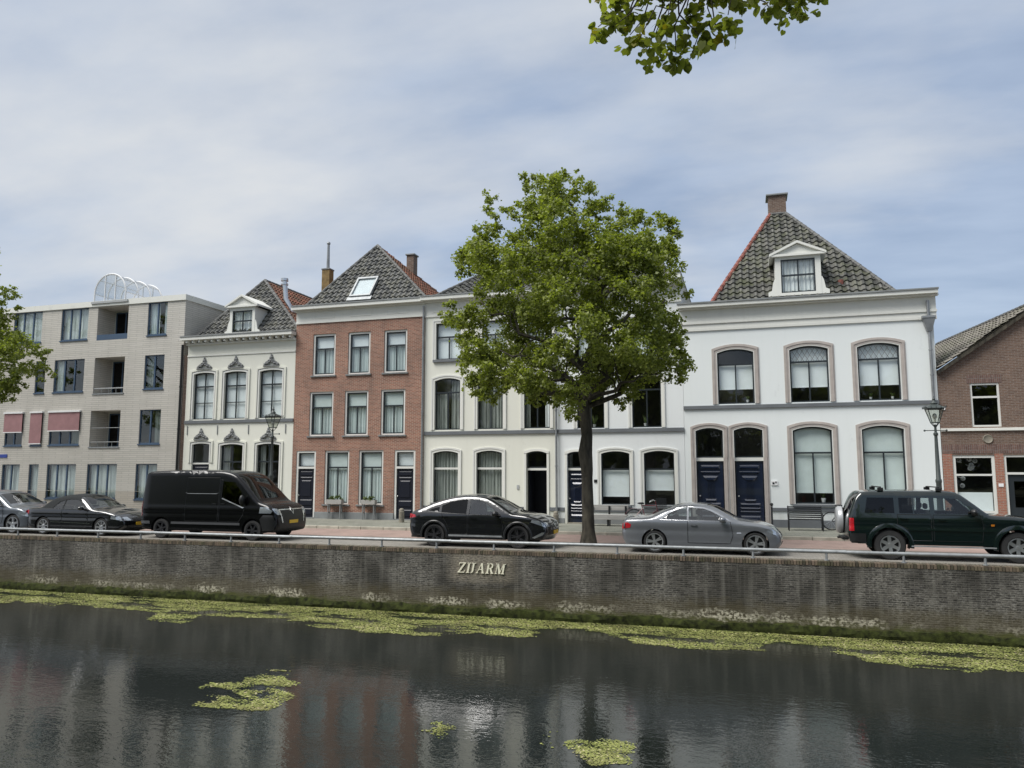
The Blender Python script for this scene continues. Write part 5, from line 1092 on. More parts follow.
zi = W_mid[0][2]+.06
pot(645.5, zi, 1.0, 'spiky plant in a pale pot behind the upper window nearest the white house joint', 'white_p'); pot(594.5, zi, .95, 'spiky plant in a pale pot behind the upper window beside the trunk', 'white_p')
zi = W2[0][2]+.06
pot(748.5, zi, .9, 'white pot on the sill of the left upper window of the broad house', 'white_p', False); pot(872, zi, .8, 'left of two small pots in the right upper window of the broad house', 'white_p', False); pot(894, zi, .8, 'right of two small pots in the right upper window of the broad house', 'white_p', False)
zi = G2[0][2]+.06; pot(820, zi, 1.3, 'squat white pot in the ground floor window behind the black bench', 'white_p', False)
# ------------------------------------------------------------------ cars
def catmull(P, n=6):
    out = []
    for i in range(len(P)-1):
        p0 = P[max(i-1, 0)]; p1 = P[i]; p2 = P[i+1]; p3 = P[min(i+2, len(P)-1)]
        for k in range(n):
            t = k/n; out.append(tuple(.5*((2*p1[j])+(-p0[j]+p2[j])*t+(2*p0[j]-5*p1[j]+4*p2[j]-p3[j])*t*t+(-p0[j]+3*p1[j]-3*p2[j]+p3[j])*t**3) for j in (0, 1)))
    out.append(P[-1]); return out
def make_car(name, X, Yc, label, S, cat='car'):
    t = thing(name, (X, Yc, 0), label, cat); ORG[t] = Vector((0, 0, 0))
    L, w, zb, tb = S['L'], S['w'], S['belt'], S['tumble']; top = catmull(S['top'], 6); rt_ = S.get('rt', .09); nT = len(top)
    T = np.array(top); A = T[:-1]; Bv = T[1:]-A; BB = (Bv**2).sum(1)+1e-12
    def dist(x, z): q = np.array([x, z])-A; s = np.clip((q*Bv).sum(1)/BB, 0, 1); return float(np.sqrt(((q-Bv*s[:, None])**2).sum(1)).min())
    re = S.get('re', .45)
    def hw(x, z, d=None):
        d = dist(x, z) if d is None else d; y = w
        y -= tb*max(0, z-zb)+.05*max(0, (zb-.12-z))**1.5*.6
        if z > zb-.1: y -= .02*min(1, (z-zb+.1)/.1)
        e = min(x, L-x)
        if e < re: y -= S.get('plan', .2)*(1-math.sqrt(max(0, 1-(1-max(e, 0)/re)**2)))
        y -= .018*math.exp(-((z-(S['belt']-.28))/.05)**2)   # character crease
        if d < rt_: y -= rt_*(1-math.sqrt(max(0, 1-(1-d/rt_)**2)))
        return y
    bot = S['bot']; wh = S['wheels']; Ra = S['Ra']; R = S['R']
    low = [(top[-1][0], top[-1][1])]; 
    pts = []
    def arc(cx):
        dz = bot-R; a0 = math.asin(max(-1, min(1, dz/Ra)));
        return [(cx+Ra*math.cos(a0+(math.pi-2*a0)*k/16), R+Ra*math.sin(a0+(math.pi-2*a0)*k/16)) for k in range(17)]
    bottom = [(top[-1][0]-.05, bot)]+arc(wh[1])
    a = arc(wh[0]); mx0, mx1 = a[0][0], bottom[-1][0]
    for k in range(1, 12): bottom.append((mx1+(mx0-mx1)*k/12, bot))
    bottom += a+[(top[0][0]+.03, bot)]
    outline = list(top)+bottom
    wins = S['wins']; doors = S.get('doors', [])
    grid = [(x, z) for x in np.arange(.05, L, .075) for z in np.arange(bot+.05, S['Hh'], .06)]
    def ring_o(P, e):
        cx = sum(p[0] for p in P)/len(P); cz = sum(p[1] for p in P)/len(P); out = []; n = len(P)
        for i in range(n):
            a_, b_, c_ = Vector(P[i-1]), Vector(P[i]), Vector(P[(i+1) % n]); n1 = Vector((b_-a_)).normalized(); n2 = (c_-b_).normalized(); nn_ = Vector((n1.y+n2.y, -(n1.x+n2.x)))
            nn_.normalize()
            if nn_.dot(b_-Vector((cx, cz))) < 0: nn_ = -nn_
            out.append((b_.x+nn_.x*e, b_.y+nn_.y*e))
        return out
    def densify(P, st=.09):
        out = []
        for i in range(len(P)):
            a_, b_ = P[i], P[(i+1) % len(P)]; n = max(1, int(math.hypot(b_[0]-a_[0], b_[1]-a_[1])/st)); out += [(a_[0]+(b_[0]-a_[0])*k/n, a_[1]+(b_[1]-a_[1])*k/n) for k in range(n)]
        return out
    W = [densify(wn[0]) for wn in wins]; DR = [densify(d) for d in doors]
    ex = [p for p in grid if pip(p[0], p[1], outline) and dist(*p) > .03]
    ex += [(p[0]+(q[0]-p[0])*.0, p[1]) for p, q in zip(top, top)]
    # rows parallel to the top edge so the rounding is smooth
    inner = []
    for i in range(0, nT, 1):
        j0, j1 = max(i-1, 0), min(i+1, nT-1); tx_, tz_ = T[j1]-T[j0]; l = math.hypot(tx_, tz_)
        for e in (.012, .035, .065): q = (top[i][0]+tz_/l*e, top[i][1]-tx_/l*e); inner.append(q) if pip(q[0], q[1], outline) and dist(*q) > e*.8 else None
    vs, fs = cdt(outline, W+DR, ex[:0]+[p for p in grid if pip(p[0], p[1], outline) and dist(*p) > .08]+inner)
    ds = [dist(v[0], v[1]) for v in vs]
    def P3(x, z, s, off=0, d=None): return (x, s*(hw(x, z, d)+off), z)
    body = MB(); dm = {}
    for s in (-1, 1):
        V = [P3(v[0], v[1], s, 0, ds[i]) for i, v in enumerate(vs)]; bf = []; sft = ([],); dfs = [[] for _ in doors]
        for f, cx, cy in fs:
            if not pip(cx, cy, outline) or any(pip(cx, cy, q) for q in W): continue
            k = next((i for i, q in enumerate(DR) if pip(cx, cy, q)), None)
            if S.get('soft') and cy > S['belt']+.03+max(0, .9-cx)*.3 and S['soft'][0] < cx < S['soft'][1]+(1.36-cy)*.9: sft[0].append(f); continue
            (bf if k is None else dfs[k]).append(f)
        body.add(V, bf)
        if sft[0]: mb = MB(); mb.add([(x, y+s*.002, z) for x, y, z in V], sft[0]); mb.build('soft_top_side', 'softtop', t, True)
        for k, q in enumerate(dfs): dm[(k, s)] = (V, q)
    # top skin
    sec = [-1, -.96, -.85, -.6, -.3, 0, .3, .6, .85, .96, 1]; rows = []
    for i, (x, z) in enumerate(top):
        h = hw(x, z, 0); j0, j1 = max(i-1, 0), min(i+1, nT-1); tx_, tz_ = T[j1]-T[j0]; l = math.hypot(tx_, tz_); nx_, nz_ = -tz_/l, tx_/l
        cr = S.get('crown', .045)*(1 if nz_ > .5 else 1.3); rows.append([(x+nx_*cr*(1-u*u), u*h, z+nz_*cr*(1-u*u)) for u in sec])
    def region(x, z, front=True):
        for kind, xa_, xb_, za_ in S['screens']:
            if xa_ <= x <= xb_ and z > za_: return kind
        return None
    segs = {}; ns = len(sec)
    soft = S.get('soft')
    bodyf = []; softf = []; scr = {}
    for i in range(nT-1):
        x, z = (top[i][0]+top[i+1][0])/2, (top[i][1]+top[i+1][1])/2; rg = region(x, z)
        for k in range(ns-1):
            f = (i*ns+k, i*ns+k+1, (i+1)*ns+k+1, (i+1)*ns+k)
            if rg and 1 <= k <= ns-3: scr.setdefault(rg, []).append(f)
            elif soft and soft[0] <= x <= soft[1]: softf.append(f)
            else: bodyf.append(f)
    allv = [p for r in rows for p in r]; body.add(allv, bodyf)
    B = body.build('body', S['paint'], t, True)
    bmx = bmesh.new(); bmx.from_mesh(B.data); bmesh.ops.remove_doubles(bmx, verts=bmx.verts, dist=.0012); bmx.to_mesh(B.data); bmx.free(); B.data.set_sharp_from_angle(angle=math.radians(38))
    if softf: mb = MB(); mb.add([(x, y*1.0, z+.004) for x, y, z in allv], softf); mb.build('soft_top', 'softtop', t, True)
    for rg, f in scr.items():
        mb = MB(); mb.add(allv, f); mb.build(rg, S.get('scrm', 'screen'), t, True)
    # cowl rims of screens
    def sidepatch(P, m, nm, par, off=.006, sides=(-1, 1), th=0):
        for s in sides:
            Q = densify(P, .05); v2, f2 = cdt(Q, (), [p for p in grid if pip(p[0], p[1], Q)]); mb = MB(); mb.add([P3(v[0], v[1], s, off) for v in v2], [f for f, cx, cy in f2 if pip(cx, cy, Q)]); mb.build(nm, m, par, True)
    for (P, gm), Q in zip(wins, W):
        for s in (-1, 1):
            v2, f2 = cdt(Q, (), [p for p in grid if pip(p[0], p[1], Q)]); mb = MB(); mb.add([P3(v[0], v[1], s, -.012) for v in v2], [f for f, cx, cy in f2 if pip(cx, cy, Q)]); mb.build('side_window', gm, t, True)
    for O in S.get('winring', []):
        for s in (-1, 1):
            Q = densify(O[0], .06); Q2 = ring_o(Q, O[1]); n = len(Q); mb = MB(); mb.add([P3(a_[0], a_[1], s, .004) for a_ in Q]+[P3(a_[0], a_[1], s, .006) for a_ in Q2], [(i, (i+1) % n, n+(i+1) % n, n+i) for i in range(n)]); mb.build('window_trim', O[2], t, True)
    for (k, s), (V, f) in dm.items():
        mb = MB(); mb.add(V, f); d_ = mb.build('door', S['paint'], t, True)
        bmx = bmesh.new(); bmx.from_mesh(d_.data); bmesh.ops.delete(bmx, geom=[v for v in bmx.verts if not v.link_faces], context='VERTS'); bmx.to_mesh(d_.data); bmx.free()
        Q = DR[k]; sm = MB(); sm.path([P3(p[0], p[1], s, .0005) for p in Q+Q[:1]], .008, 4); sm.build('door_seam', 'blackpl', d_)
        if k < len(S.get('handles', [])):
            hx_, hz_ = S['handles'][k]; a_ = P3(hx_, hz_, s, .03); sg = s; MB().box(hx_-.09, hx_+.09, min(a_[1], a_[1]-sg*.02), max(a_[1], a_[1]-sg*.02), hz_-.013, hz_+.013).box(hx_-.08, hx_-.06, min(a_[1], a_[1]-sg*.05), max(a_[1], a_[1]-sg*.05), hz_-.01, hz_+.01).box(hx_+.06, hx_+.08, min(a_[1], a_[1]-sg*.05), max(a_[1], a_[1]-sg*.05), hz_-.01, hz_+.01).build('door_handle', S.get('handm', S['paint']), d_)
    # front and rear end patches, following the curved skin
    T_f = [(p, i) for i, p in enumerate(top)]
    def end_pt(y, z, front=True, off=.006):
        rng_ = range(nT-1, nT//2, -1) if front else range(0, nT//2)
        best = None
        for i in rng_:
            j = i-1 if front else i+1; z0_, z1_ = top[i][1], top[j][1]
            if (z0_-z)*(z1_-z) <= 0 and abs(z1_-z0_) > 1e-6: q = (z-z0_)/(z1_-z0_); x = top[i][0]+(top[j][0]-top[i][0])*q; best = x; break
        if best is None: best = top[-1][0] if front else top[0][0]
        h = max(.1, hw(best, z, 0)); u = max(-1, min(1, y/h)); cr = S.get('crown', .045)*1.3*(1-u*u)
        if abs(y) > h:  # wrap on to the side rounding
            e = min(1, (abs(y)-h)/rt_); best = best-(rt_*(1-math.sqrt(max(0, 1-e*e))))*(1 if front else -1)
        return (best+(cr+off)*(1 if front else -1), y, z)
    def endpatch(P, m, nm, front=True, off=.006, par=t, mirror=False):
        for sg in ((1, -1) if mirror else (1,)):
            Q = densify([(sg*a_, b_) for a_, b_ in P], .05); gg = [(y, z) for y in np.arange(-1.1, 1.1, .06) for z in np.arange(.1, 2.4, .05) if pip(y, z, Q)]; v2, f2 = cdt(Q, (), gg); mb = MB(); mb.add([end_pt(v[0], v[1], front, off) for v in v2], [f for f, cx, cy in f2 if pip(cx, cy, Q)]); mb.build(nm, m, par, True)
    for p in S.get('side', []): sidepatch(p[0], p[1], p[2], t, p[3] if len(p) > 3 else .006)
    for p in S.get('front', []): endpatch(p[0], p[1], p[2], True, p[3] if len(p) > 3 else .006, mirror=len(p) > 4)
    for p in S.get('rear', []): endpatch(p[0], p[1], p[2], False, p[3] if len(p) > 3 else .006, mirror=len(p) > 4)
    for fr, zc_, m in S.get('plates', []):
        a_ = end_pt(0, zc_, fr, .002); dx = .015 if fr else -.02; MB().box(min(a_[0], a_[0]+dx), max(a_[0], a_[0]+dx), -.26, .26, zc_-.055, zc_+.055).build('number_plate', m, t)
    # underbody, arches, sills
    ub = MB(); wi = w-.28; ub.box(.25, L-.25, -wi, wi, bot-.03, bot+.12); ub.box(wh[0]+Ra, wh[1]-Ra, -w+.07, w-.07, bot-.02, bot+.1); ub.build('underbody', 'blackpl', t)
    for cx in wh:
        for s in (-1, 1):
            mb = MB(); mb.lathe([(Ra-.004, 0), (Ra-.004, .34)], (cx, 0, R), 'Y', 14, math.radians(-12), math.radians(192)); mb.v = [(x, s*(hw(x, max(z, .35))-.005-y), z) for x, y, z in mb.v]
            mb.build('wheel_arch', 'blackpl', t, True)
            if S.get('flare'):
                fl, fm = S['flare']; mb = MB(); n = 18; V = []
                for k in range(n+1):
                    a_ = math.radians(-8)+math.radians(196)*k/n
                    for rr_, of in ((Ra-.012, -.02), (Ra-.012, .02), (Ra+fl*.6, .022), (Ra+fl, .002)):
                        x, z = cx+rr_*math.cos(a_), R+rr_*math.sin(a_); V.append((x, s*(hw(x, max(z, bot))+of), z))
                mb.add(V, [(4*k+q, 4*k+q+1, 4*k+4+q+1, 4*k+4+q) for k in range(n) for q in range(3)]); mb.build('arch_flare', fm, t, True)
            # wheel
            yo = s*(w-.035-S.get('inset', 0)); tw_ = .2; r_ = R; rim = r_*S.get('rimk', .70)
            dk = MB().lathe([(.001, yo-s*.09), (rim*.98, yo-s*.09), (rim*.98, yo-s*tw_), (.001, yo-s*tw_)], (cx, 0, R), 'Y', 24).build('wheel', 'blackpl', t, True)
            MB().lathe([(rim, yo-s*.02), (rim+.02, yo), (r_-.03, yo-s*.0), (r_, yo-s*.035), (r_, yo-s*(tw_-.03)), (r_-.03, yo-s*tw_), (rim, yo-s*tw_), (rim, yo-s*.02)], (cx, 0, R), 'Y', 32).build('tyre', 'rubber', dk, True)
            rm = MB().lathe([(rim+.002, yo-s*.03), (rim+.004, yo-s*.004), (rim-.025, yo-s*.008), (rim-.035, yo-s*.08)], (cx, 0, R), 'Y', 32); ns_ = S.get('spokes', 5); a0 = random.random()
            for k in range(ns_):
                for dd in S.get('spk', (-.0,)):
                    a_ = a0+2*math.pi*k/ns_+dd; ca, sa = math.cos(a_), math.sin(a_); q0, q1 = .03, rim-.02; w0, w1 = S.get('spw', (.035, .022)); V = []
                    for q, ww, yy in ((q0, w0, -.028), (q1, w1, -.012)):
                        for e, yq in ((-1, yy), (1, yy), (1, yy-.045), (-1, yy-.045)): V.append((cx+q*ca-e*ww*sa, yo+s*yq, R+q*sa+e*ww*ca))
                    rm.add(V, [(0, 1, 2, 3), (4, 5, 6, 7), (0, 1, 5, 4), (1, 2, 6, 5), (2, 3, 7, 6), (3, 0, 4, 7)])
            rm.lathe([(.001, yo-s*.014), (.05, yo-s*.018), (.06, yo-s*.06)], (cx, 0, R), 'Y', 14); rm.build('rim', S.get('rimm', 'alloy'), dk, True)
    # mirrors
    mx_, mz_ = S['mirror']; mr = S.get('mr', (.10, .12, .08))
    for s in (-1, 1):
        y = hw(mx_, mz_-.04); a_ = MB().ball((mx_, s*(y+.14), mz_), 1, mr[0], mr[1], mr[2], 8); a_.tube((mx_, s*(y-.02), mz_-.05), (mx_, s*(y+.08), mz_-.03), .025); a_.build('mirror', S.get('mirm', S['paint']), t, True)
    # cabin
    if S.get('cabin'):
        xa_, xd = S['cabin']; im = S.get('im', 'interior'); wi = w-.17
        MB().box(xa_-.2, xd+.1, -wi, wi, bot+.12, bot+.2).build('cabin_floor', 'interior', t); MB().box(xd-.12, xd+.3, -wi, wi, zb-.22, zb-.03).build('dashboard', 'interior', t, bevel=.03)
        MB().lathe([(.17, -.01), (.185, 0), (.17, .01), (.165, 0), (.17, -.01)], (0, 0, 0), 'X', 18)
        rows_ = [xa_+1.05] if S.get('coupe') else [xa_+.45, xa_+1.3]
        rows_ = S.get('seats', rows_)
        for sx in rows_:
            for y in (-.36, .36):
                mb = MB().box(sx-.1, sx+.42, y-.25, y+.25, zb-.62, zb-.42); mb.add([(sx-.12, y-.24, zb-.45), (sx+.02, y-.24, zb-.45), (sx+.02, y+.24, zb-.45), (sx-.12, y+.24, zb-.45), (sx-.26, y-.2, zb+.12), (sx-.16, y-.2, zb+.12), (sx-.16, y+.2, zb+.12), (sx-.26, y+.2, zb+.12)], [(0, 3, 2, 1), (4, 5, 6, 7), (0, 1, 5, 4), (1, 2, 6, 5), (2, 3, 7, 6), (3, 0, 4, 7)])
                mb.box(sx-.27, sx-.18, y-.12, y+.12, zb+.15, zb+.30); mb.build('seat', im, t, bevel=.03)
        sw_ = MB(); sw_.lathe([(.165, -.012), (.18, 0), (.165, .012), (.155, 0), (.165, -.012)], (xd-.22, .36, zb-.02), 'X', 18); sw_.build('steering_wheel', 'interior', t, True)
    return t, P3, end_pt, hw
V2 = lambda *a: list(a)
YC = 23.45
def carx(px, Y, wheel_x): return at(px, 530, Y).x-wheel_x
# -- Arkana like coupe crossover
S = dict(L=4.57, w=.91, belt=.99, tumble=.42, Hh=1.6, bot=.27, R=.35, Ra=.405, wheels=(.93, 3.65), paint='p_black', re=.55, plan=.22,
 top=[(.10,.34),(.03,.5),(.02,.72),(.06,.92),(.10,1.03),(.2,1.08),(.5,1.20),(.9,1.36),(1.4,1.50),(1.9,1.565),(2.3,1.56),(2.65,1.50),(3.0,1.33),(3.3,1.15),(3.5,1.05),(3.9,1.0),(4.25,.91),(4.45,.78),(4.55,.6),(4.54,.42),(4.46,.28)],
 screens=[('rear_window', .3, 1.1, 1.1), ('windscreen', 2.62, 3.38, 1.08)], cabin=(1.0, 3.0),
 wins=[([(2.08,1.01),(3.02,1.0),(2.85,1.16),(2.6,1.33),(2.38,1.42),(2.08,1.455)], 'cargl2'), ([(1.16,1.05),(1.99,1.015),(1.99,1.455),(1.65,1.43),(1.38,1.35),(1.16,1.25)], 'cardark'), ([(.72,1.10),(1.08,1.06),(1.08,1.22),(.9,1.17)], 'cardark')],
 doors=[[(2.06,.40),(3.15,.40),(3.18,.6),(3.12,.98),(2.06,.995)], [(1.32,.76),(1.42,.55),(1.45,.40),(2.03,.40),(2.03,.995),(1.16,1.03)]], handles=[(2.25,.88),(1.3,.92)],
 winring=[([(.66,1.09),(1.1,1.045),(2.04,1.0),(3.1,.985),(2.86,1.18),(2.62,1.345),(2.38,1.435),(2.0,1.475),(1.65,1.445),(1.36,1.365),(1.0,1.24)], .008, 'blackpl')],
 side=[([(4.06,.80),(4.40,.69),(4.50,.64),(4.46,.74),(4.3,.84),(4.1,.865)], 'headl', 'headlight'), ([(.03,.86),(.3,.90),(.28,.97),(.05,1.0)], 'taill', 'tail_light'), ([(1.42,.33),(3.15,.33),(3.15,.38),(1.42,.385)], 'galv', 'sill_trim', .012), ([(4.18,.32),(4.42,.42),(4.47,.50),(4.40,.50),(4.1,.34)], 'alloy', 'bumper_trim', .01)],
 front=[([(-.55,.42),(.55,.42),(.6,.56),(-.6,.56)], 'blackpl', 'lower_grille'), ([(-.5,.62),(.5,.62),(.58,.76),(-.58,.76)], 'blackpl', 'grille'), ([(.5,.67),(.83,.66),(.83,.78),(.62,.80)], 'headl', 'headlight', .008, 1), ([(0,.61),(.075,.70),(0,.79),(-.075,.70)], 'alloy', 'emblem', .014)],
 rear=[([(.2,.90),(.85,.88),(.85,.97),(.2,.95)], 'taill', 'tail_light', .008, 1)], plates=[(True, .48, 'plate'), (False, .6, 'plate')],
 flare=(.06, 'blackpl'), spokes=5, spk=(-.16, .16), spw=(.02, .016), rimm='darkalloy', rimk=.74, mirror=(2.98, 1.04), mirm='blackpl', seats=[1.55, 2.3])
make_car('parked_car', carx(434.5, 22.6, .93), YC, 'black coupe crossover parked in front of the cream house', S)
# -- silver grey coupe
S = dict(L=4.58, w=.89, belt=.93, tumble=.50, Hh=1.42, bot=.2, R=.32, Ra=.365, wheels=(1.03, 3.79), paint='p_grey', re=.6, plan=.25,
 top=[(.18,.24),(.1,.4),(.07,.58),(.11,.82),(.17,.93),(.33,.965),(.7,.99),(.95,1.03),(1.3,1.2),(1.7,1.33),(2.1,1.38),(2.45,1.36),(2.75,1.28),(3.05,1.12),(3.3,.97),(3.5,.93),(3.95,.86),(4.25,.76),(4.41,.62),(4.47,.48),(4.46,.33),(4.36,.21)],
 screens=[('rear_window', 1.02, 1.5, 1.02), ('windscreen', 2.52, 3.25, 1.0)], cabin=(1.2, 2.9), im='interl',
 wins=[([(1.28,.97),(1.95,.955),(1.95,1.29),(1.7,1.24),(1.45,1.13)], 'cargl2'), ([(2.0,.955),(3.06,.94),(2.85,1.07),(2.6,1.2),(2.42,1.26),(2.0,1.295)], 'cargl2')],
 doors=[[(1.97,.32),(3.12,.32),(3.2,.55),(3.14,.92),(1.97,.94)]], handles=[(2.15,.80)],
 winring=[([(1.15,.955),(1.97,.94),(3.14,.925),(2.87,1.085),(2.62,1.22),(2.42,1.28),(1.97,1.318),(1.68,1.265),(1.42,1.15)], .012, 'chrome')],
 side=[([(4.08,.66),(4.34,.57),(4.43,.55),(4.39,.64),(4.25,.73),(4.15,.72)], 'headl', 'headlight'), ([(.09,.66),(.34,.70),(.37,.80),(.26,.85),(.12,.84)], 'taill', 'tail_light'), ([(3.3,.60),(3.42,.605),(3.41,.63),(3.3,.625)], 'alloy', 'side_marker', .008)],
 front=[([(-.6,.27),(.6,.27),(.65,.38),(-.65,.38)], 'blackpl', 'lower_grille'), ([(.04,.5),(.30,.52),(.33,.64),(.06,.66)], 'blackpl', 'grille', .008, 1), ([(.42,.55),(.82,.54),(.82,.66),(.5,.67)], 'headl', 'headlight', .008, 1)],
 rear=[([(.45,.68),(.85,.68),(.85,.82),(.5,.82)], 'taill', 'tail_light', .008, 1)],
 spokes=5, spk=(-.14, .14), spw=(.022, .02), rimk=.76, mirror=(2.93, .98), seats=[1.75, 2.45], coupe=True)
make_car('parked_car', carx(654.5, 22.65, 1.03), YC, 'silver grey metallic coupe parked right of the tree', S)
# -- black soft top convertible
S = dict(L=4.63, w=.88, belt=.93, tumble=.48, Hh=1.46, bot=.2, R=.32, Ra=.36, wheels=(.97, 3.65), paint='p_black', re=.6, plan=.26,
 top=[(.12,.24),(.03,.4),(.0,.58),(.03,.82),(.10,.94),(.3,.97),(.72,.99),(.85,1.03),(1.1,1.22),(1.4,1.36),(1.9,1.43),(2.3,1.42),(2.55,1.36),(2.85,1.2),(3.15,1.01),(3.3,.95),(3.8,.89),(4.25,.78),(4.5,.65),(4.62,.5),(4.61,.34),(4.48,.21)],
 screens=[('windscreen', 2.52, 3.15, 1.0)], soft=(.74, 2.5), cabin=(1.2, 2.8), im='interl',
 wins=[([(1.38,.965),(1.85,.955),(1.85,1.28),(1.6,1.2)], 'cargl2'), ([(1.88,.955),(2.98,.94),(2.8,1.06),(2.55,1.22),(2.35,1.30),(1.88,1.285)], 'cargl2')],
 doors=[[(1.86,.3),(3.0,.3),(3.08,.55),(3.02,.92),(1.86,.94)]], handles=[(2.05,.8)],
 side=[([(4.1,.62),(4.45,.58),(4.57,.56),(4.5,.68),(4.3,.74),(4.12,.72)], 'headl', 'headlight'), ([(.02,.72),(.28,.76),(.28,.88),(.06,.90)], 'taill', 'tail_light'), ([(1.35,.47),(3.2,.43),(3.2,.45),(1.35,.49)], 'chrome', 'side_moulding', .01)],
 front=[([(-.6,.27),(.6,.27),(.65,.4),(-.65,.4)], 'blackpl', 'lower_grille'), ([(-.3,.5),(.3,.5),(.36,.64),(-.36,.64)], 'blackpl', 'grille', .008), ([(.42,.56),(.84,.55),(.84,.68),(.5,.69)], 'headl', 'headlight', .008, 1)],
 rear=[([(.45,.74),(.83,.74),(.83,.88),(.5,.88)], 'taill', 'tail_light', .008, 1)], plates=[(True, .44, 'plate')],
 spokes=8, spw=(.022, .02), rimk=.74, mirror=(2.85, .99), seats=[1.65, 2.3], coupe=True)
make_car('parked_car', carx(43.3, 22.65, .97), YC, 'black convertible with its black cloth roof up, parked left of the black van', S)
# -- blue grey hatchback cut by the left edge
S = dict(L=4.26, w=.90, belt=1.0, tumble=.4, Hh=1.6, bot=.24, R=.35, Ra=.40, wheels=(.72, 3.46), paint='p_blue', re=.55, plan=.24,
 top=[(.10,.3),(.0,.5),(.0,.8),(.06,1.05),(.25,1.36),(.6,1.5),(1.3,1.565),(2.0,1.55),(2.4,1.47),(2.8,1.28),(3.15,1.09),(3.35,1.0),(3.7,.96),(3.98,.86),(4.18,.7),(4.25,.5),(4.22,.34),(4.12,.25)],
 screens=[('windscreen', 2.45, 3.2, 1.08), ('rear_window', .05, .4, 1.08)], cabin=(.9, 2.8),
 wins=[([(1.95,1.03),(3.0,1.02),(2.7,1.22),(2.4,1.38),(1.95,1.44)], 'cargl'), ([(.8,1.06),(1.9,1.03),(1.9,1.44),(1.1,1.43)], 'cardark')],
 doors=[[(1.92,.38),(2.95,.38),(3.0,.6),(2.98,1.0),(1.92,1.01)]], handles=[(2.1,.88)],
 side=[([(3.75,.72),(4.05,.66),(4.18,.62),(4.12,.74),(3.95,.84),(3.8,.84)], 'headl', 'headlight')],
 front=[([(-.65,.32),(.65,.32),(.6,.5),(-.6,.5)], 'blackpl', 'lower_grille'), ([(.35,.66),(.82,.62),(.82,.74),(.45,.77)], 'headl', 'headlight', .008, 1)],
 plates=[(True, .42, 'plate')], spokes=5, spw=(.05, .035), rimk=.78, mirror=(2.85, 1.07), seats=[1.3, 2.15])
make_car('parked_car', at(36, 505, 22.9).x-4.2, YC, 'blue grey hatchback cut off by the left edge', S)
# -- black panel van
S = dict(L=5.62, w=1.0, belt=1.15, tumble=.10, Hh=2.4, bot=.3, R=.34, Ra=.40, wheels=(.95, 4.68), paint='p_van', re=.35, plan=.16, rt=.10, crown=.03,
 top=[(.05,.36),(.0,.6),(.0,1.2),(.04,1.8),(.10,2.15),(.22,2.29),(.6,2.33),(1.5,2.35),(3.0,2.34),(3.55,2.30),(3.9,2.18),(4.2,1.95),(4.55,1.62),(4.82,1.36),(4.97,1.27),(5.25,1.19),(5.46,1.06),(5.57,.86),(5.61,.62),(5.60,.42),(5.52,.3)],
 screens=[('windscreen', 3.88, 4.80, 1.36)], cabin=(2.9, 4.5),
 wins=[([(3.42,1.42),(4.28,1.12),(4.32,1.26),(4.18,1.62),(3.9,1.95),(3.42,1.98)], 'cardark')],
 doors=[[(3.36,.62),(4.15,.62),(4.3,.86),(4.36,1.10),(3.40,1.40),(3.40,2.02),(3.34,2.04)], [(1.95,.62),(3.3,.62),(3.3,2.1),(1.95,2.1)]], handles=[(3.5,1.22),(3.15,1.22)], handm='blackpl',
 side=[([(4.95,.92),(5.40,.92),(5.45,1.0),(5.24,1.13),(4.98,1.12)], 'headl', 'headlight'), ([(.02,.75),(.12,.75),(.12,1.3),(.02,1.3)], 'taill', 'tail_light'), ([(1.4,.51),(4.2,.51),(4.2,.59),(1.4,.59)], 'moulding', 'side_moulding', .014), ([(.06,.50),(.5,.50),(.5,.60),(.04,.60)], 'moulding', 'side_moulding', .014), ([(1.9,1.60),(2.02,1.55),(3.2,1.55),(3.3,1.6),(3.2,1.565),(2.02,1.565)], 'galv', 'slide_rail', .012), ([(3.42,1.39),(4.3,1.08),(4.36,1.12),(4.3,1.11),(3.45,1.42)], 'alloy', 'window_sill_trim', .008), ([(5.1,.34),(5.5,.34),(5.58,.6),(5.45,.86),(5.1,.86),(4.98,.72)], 'blackpl', 'bumper', .012)],
 front=[([(-.85,.34),(.85,.34),(.85,.78),(-.85,.78)], 'blackpl', 'bumper', .01), ([(-.6,.78),(.6,.78),(.68,1.02),(-.68,1.02)], 'blackpl', 'grille', .012), ([(-.72,1.02),(.72,1.02),(.72,1.05),(-.72,1.05)], 'chrome', 'grille_bar', .02), ([(.6,.6),(.66,.6),(.74,1.02),(.68,1.02)], 'chrome', 'grille_bar', .02, 1), ([(.7,.86),(.95,.88),(.95,1.08),(.75,1.08)], 'headl', 'headlight', .01, 1), ([(0,.86),(.09,1.0),(0,1.14),(-.09,1.0)], 'alloy', 'emblem', .03), ([(0,.92),(.05,1.0),(0,1.08),(-.05,1.0)], 'blackpl', 'emblem_centre', .033)],
 plates=[(True, .62, 'plate')], spokes=6, spw=(.03, .025), rimm='darkalloy', rimk=.68, mirror=(4.33, 1.36), mr=(.09, .1, .17), mirm='blackpl', seats=[3.7])
make_car('parked_van', carx(255, 22.7, 4.68), YC+.05, 'black panel van parked in front of the ornate white house', S, 'van')
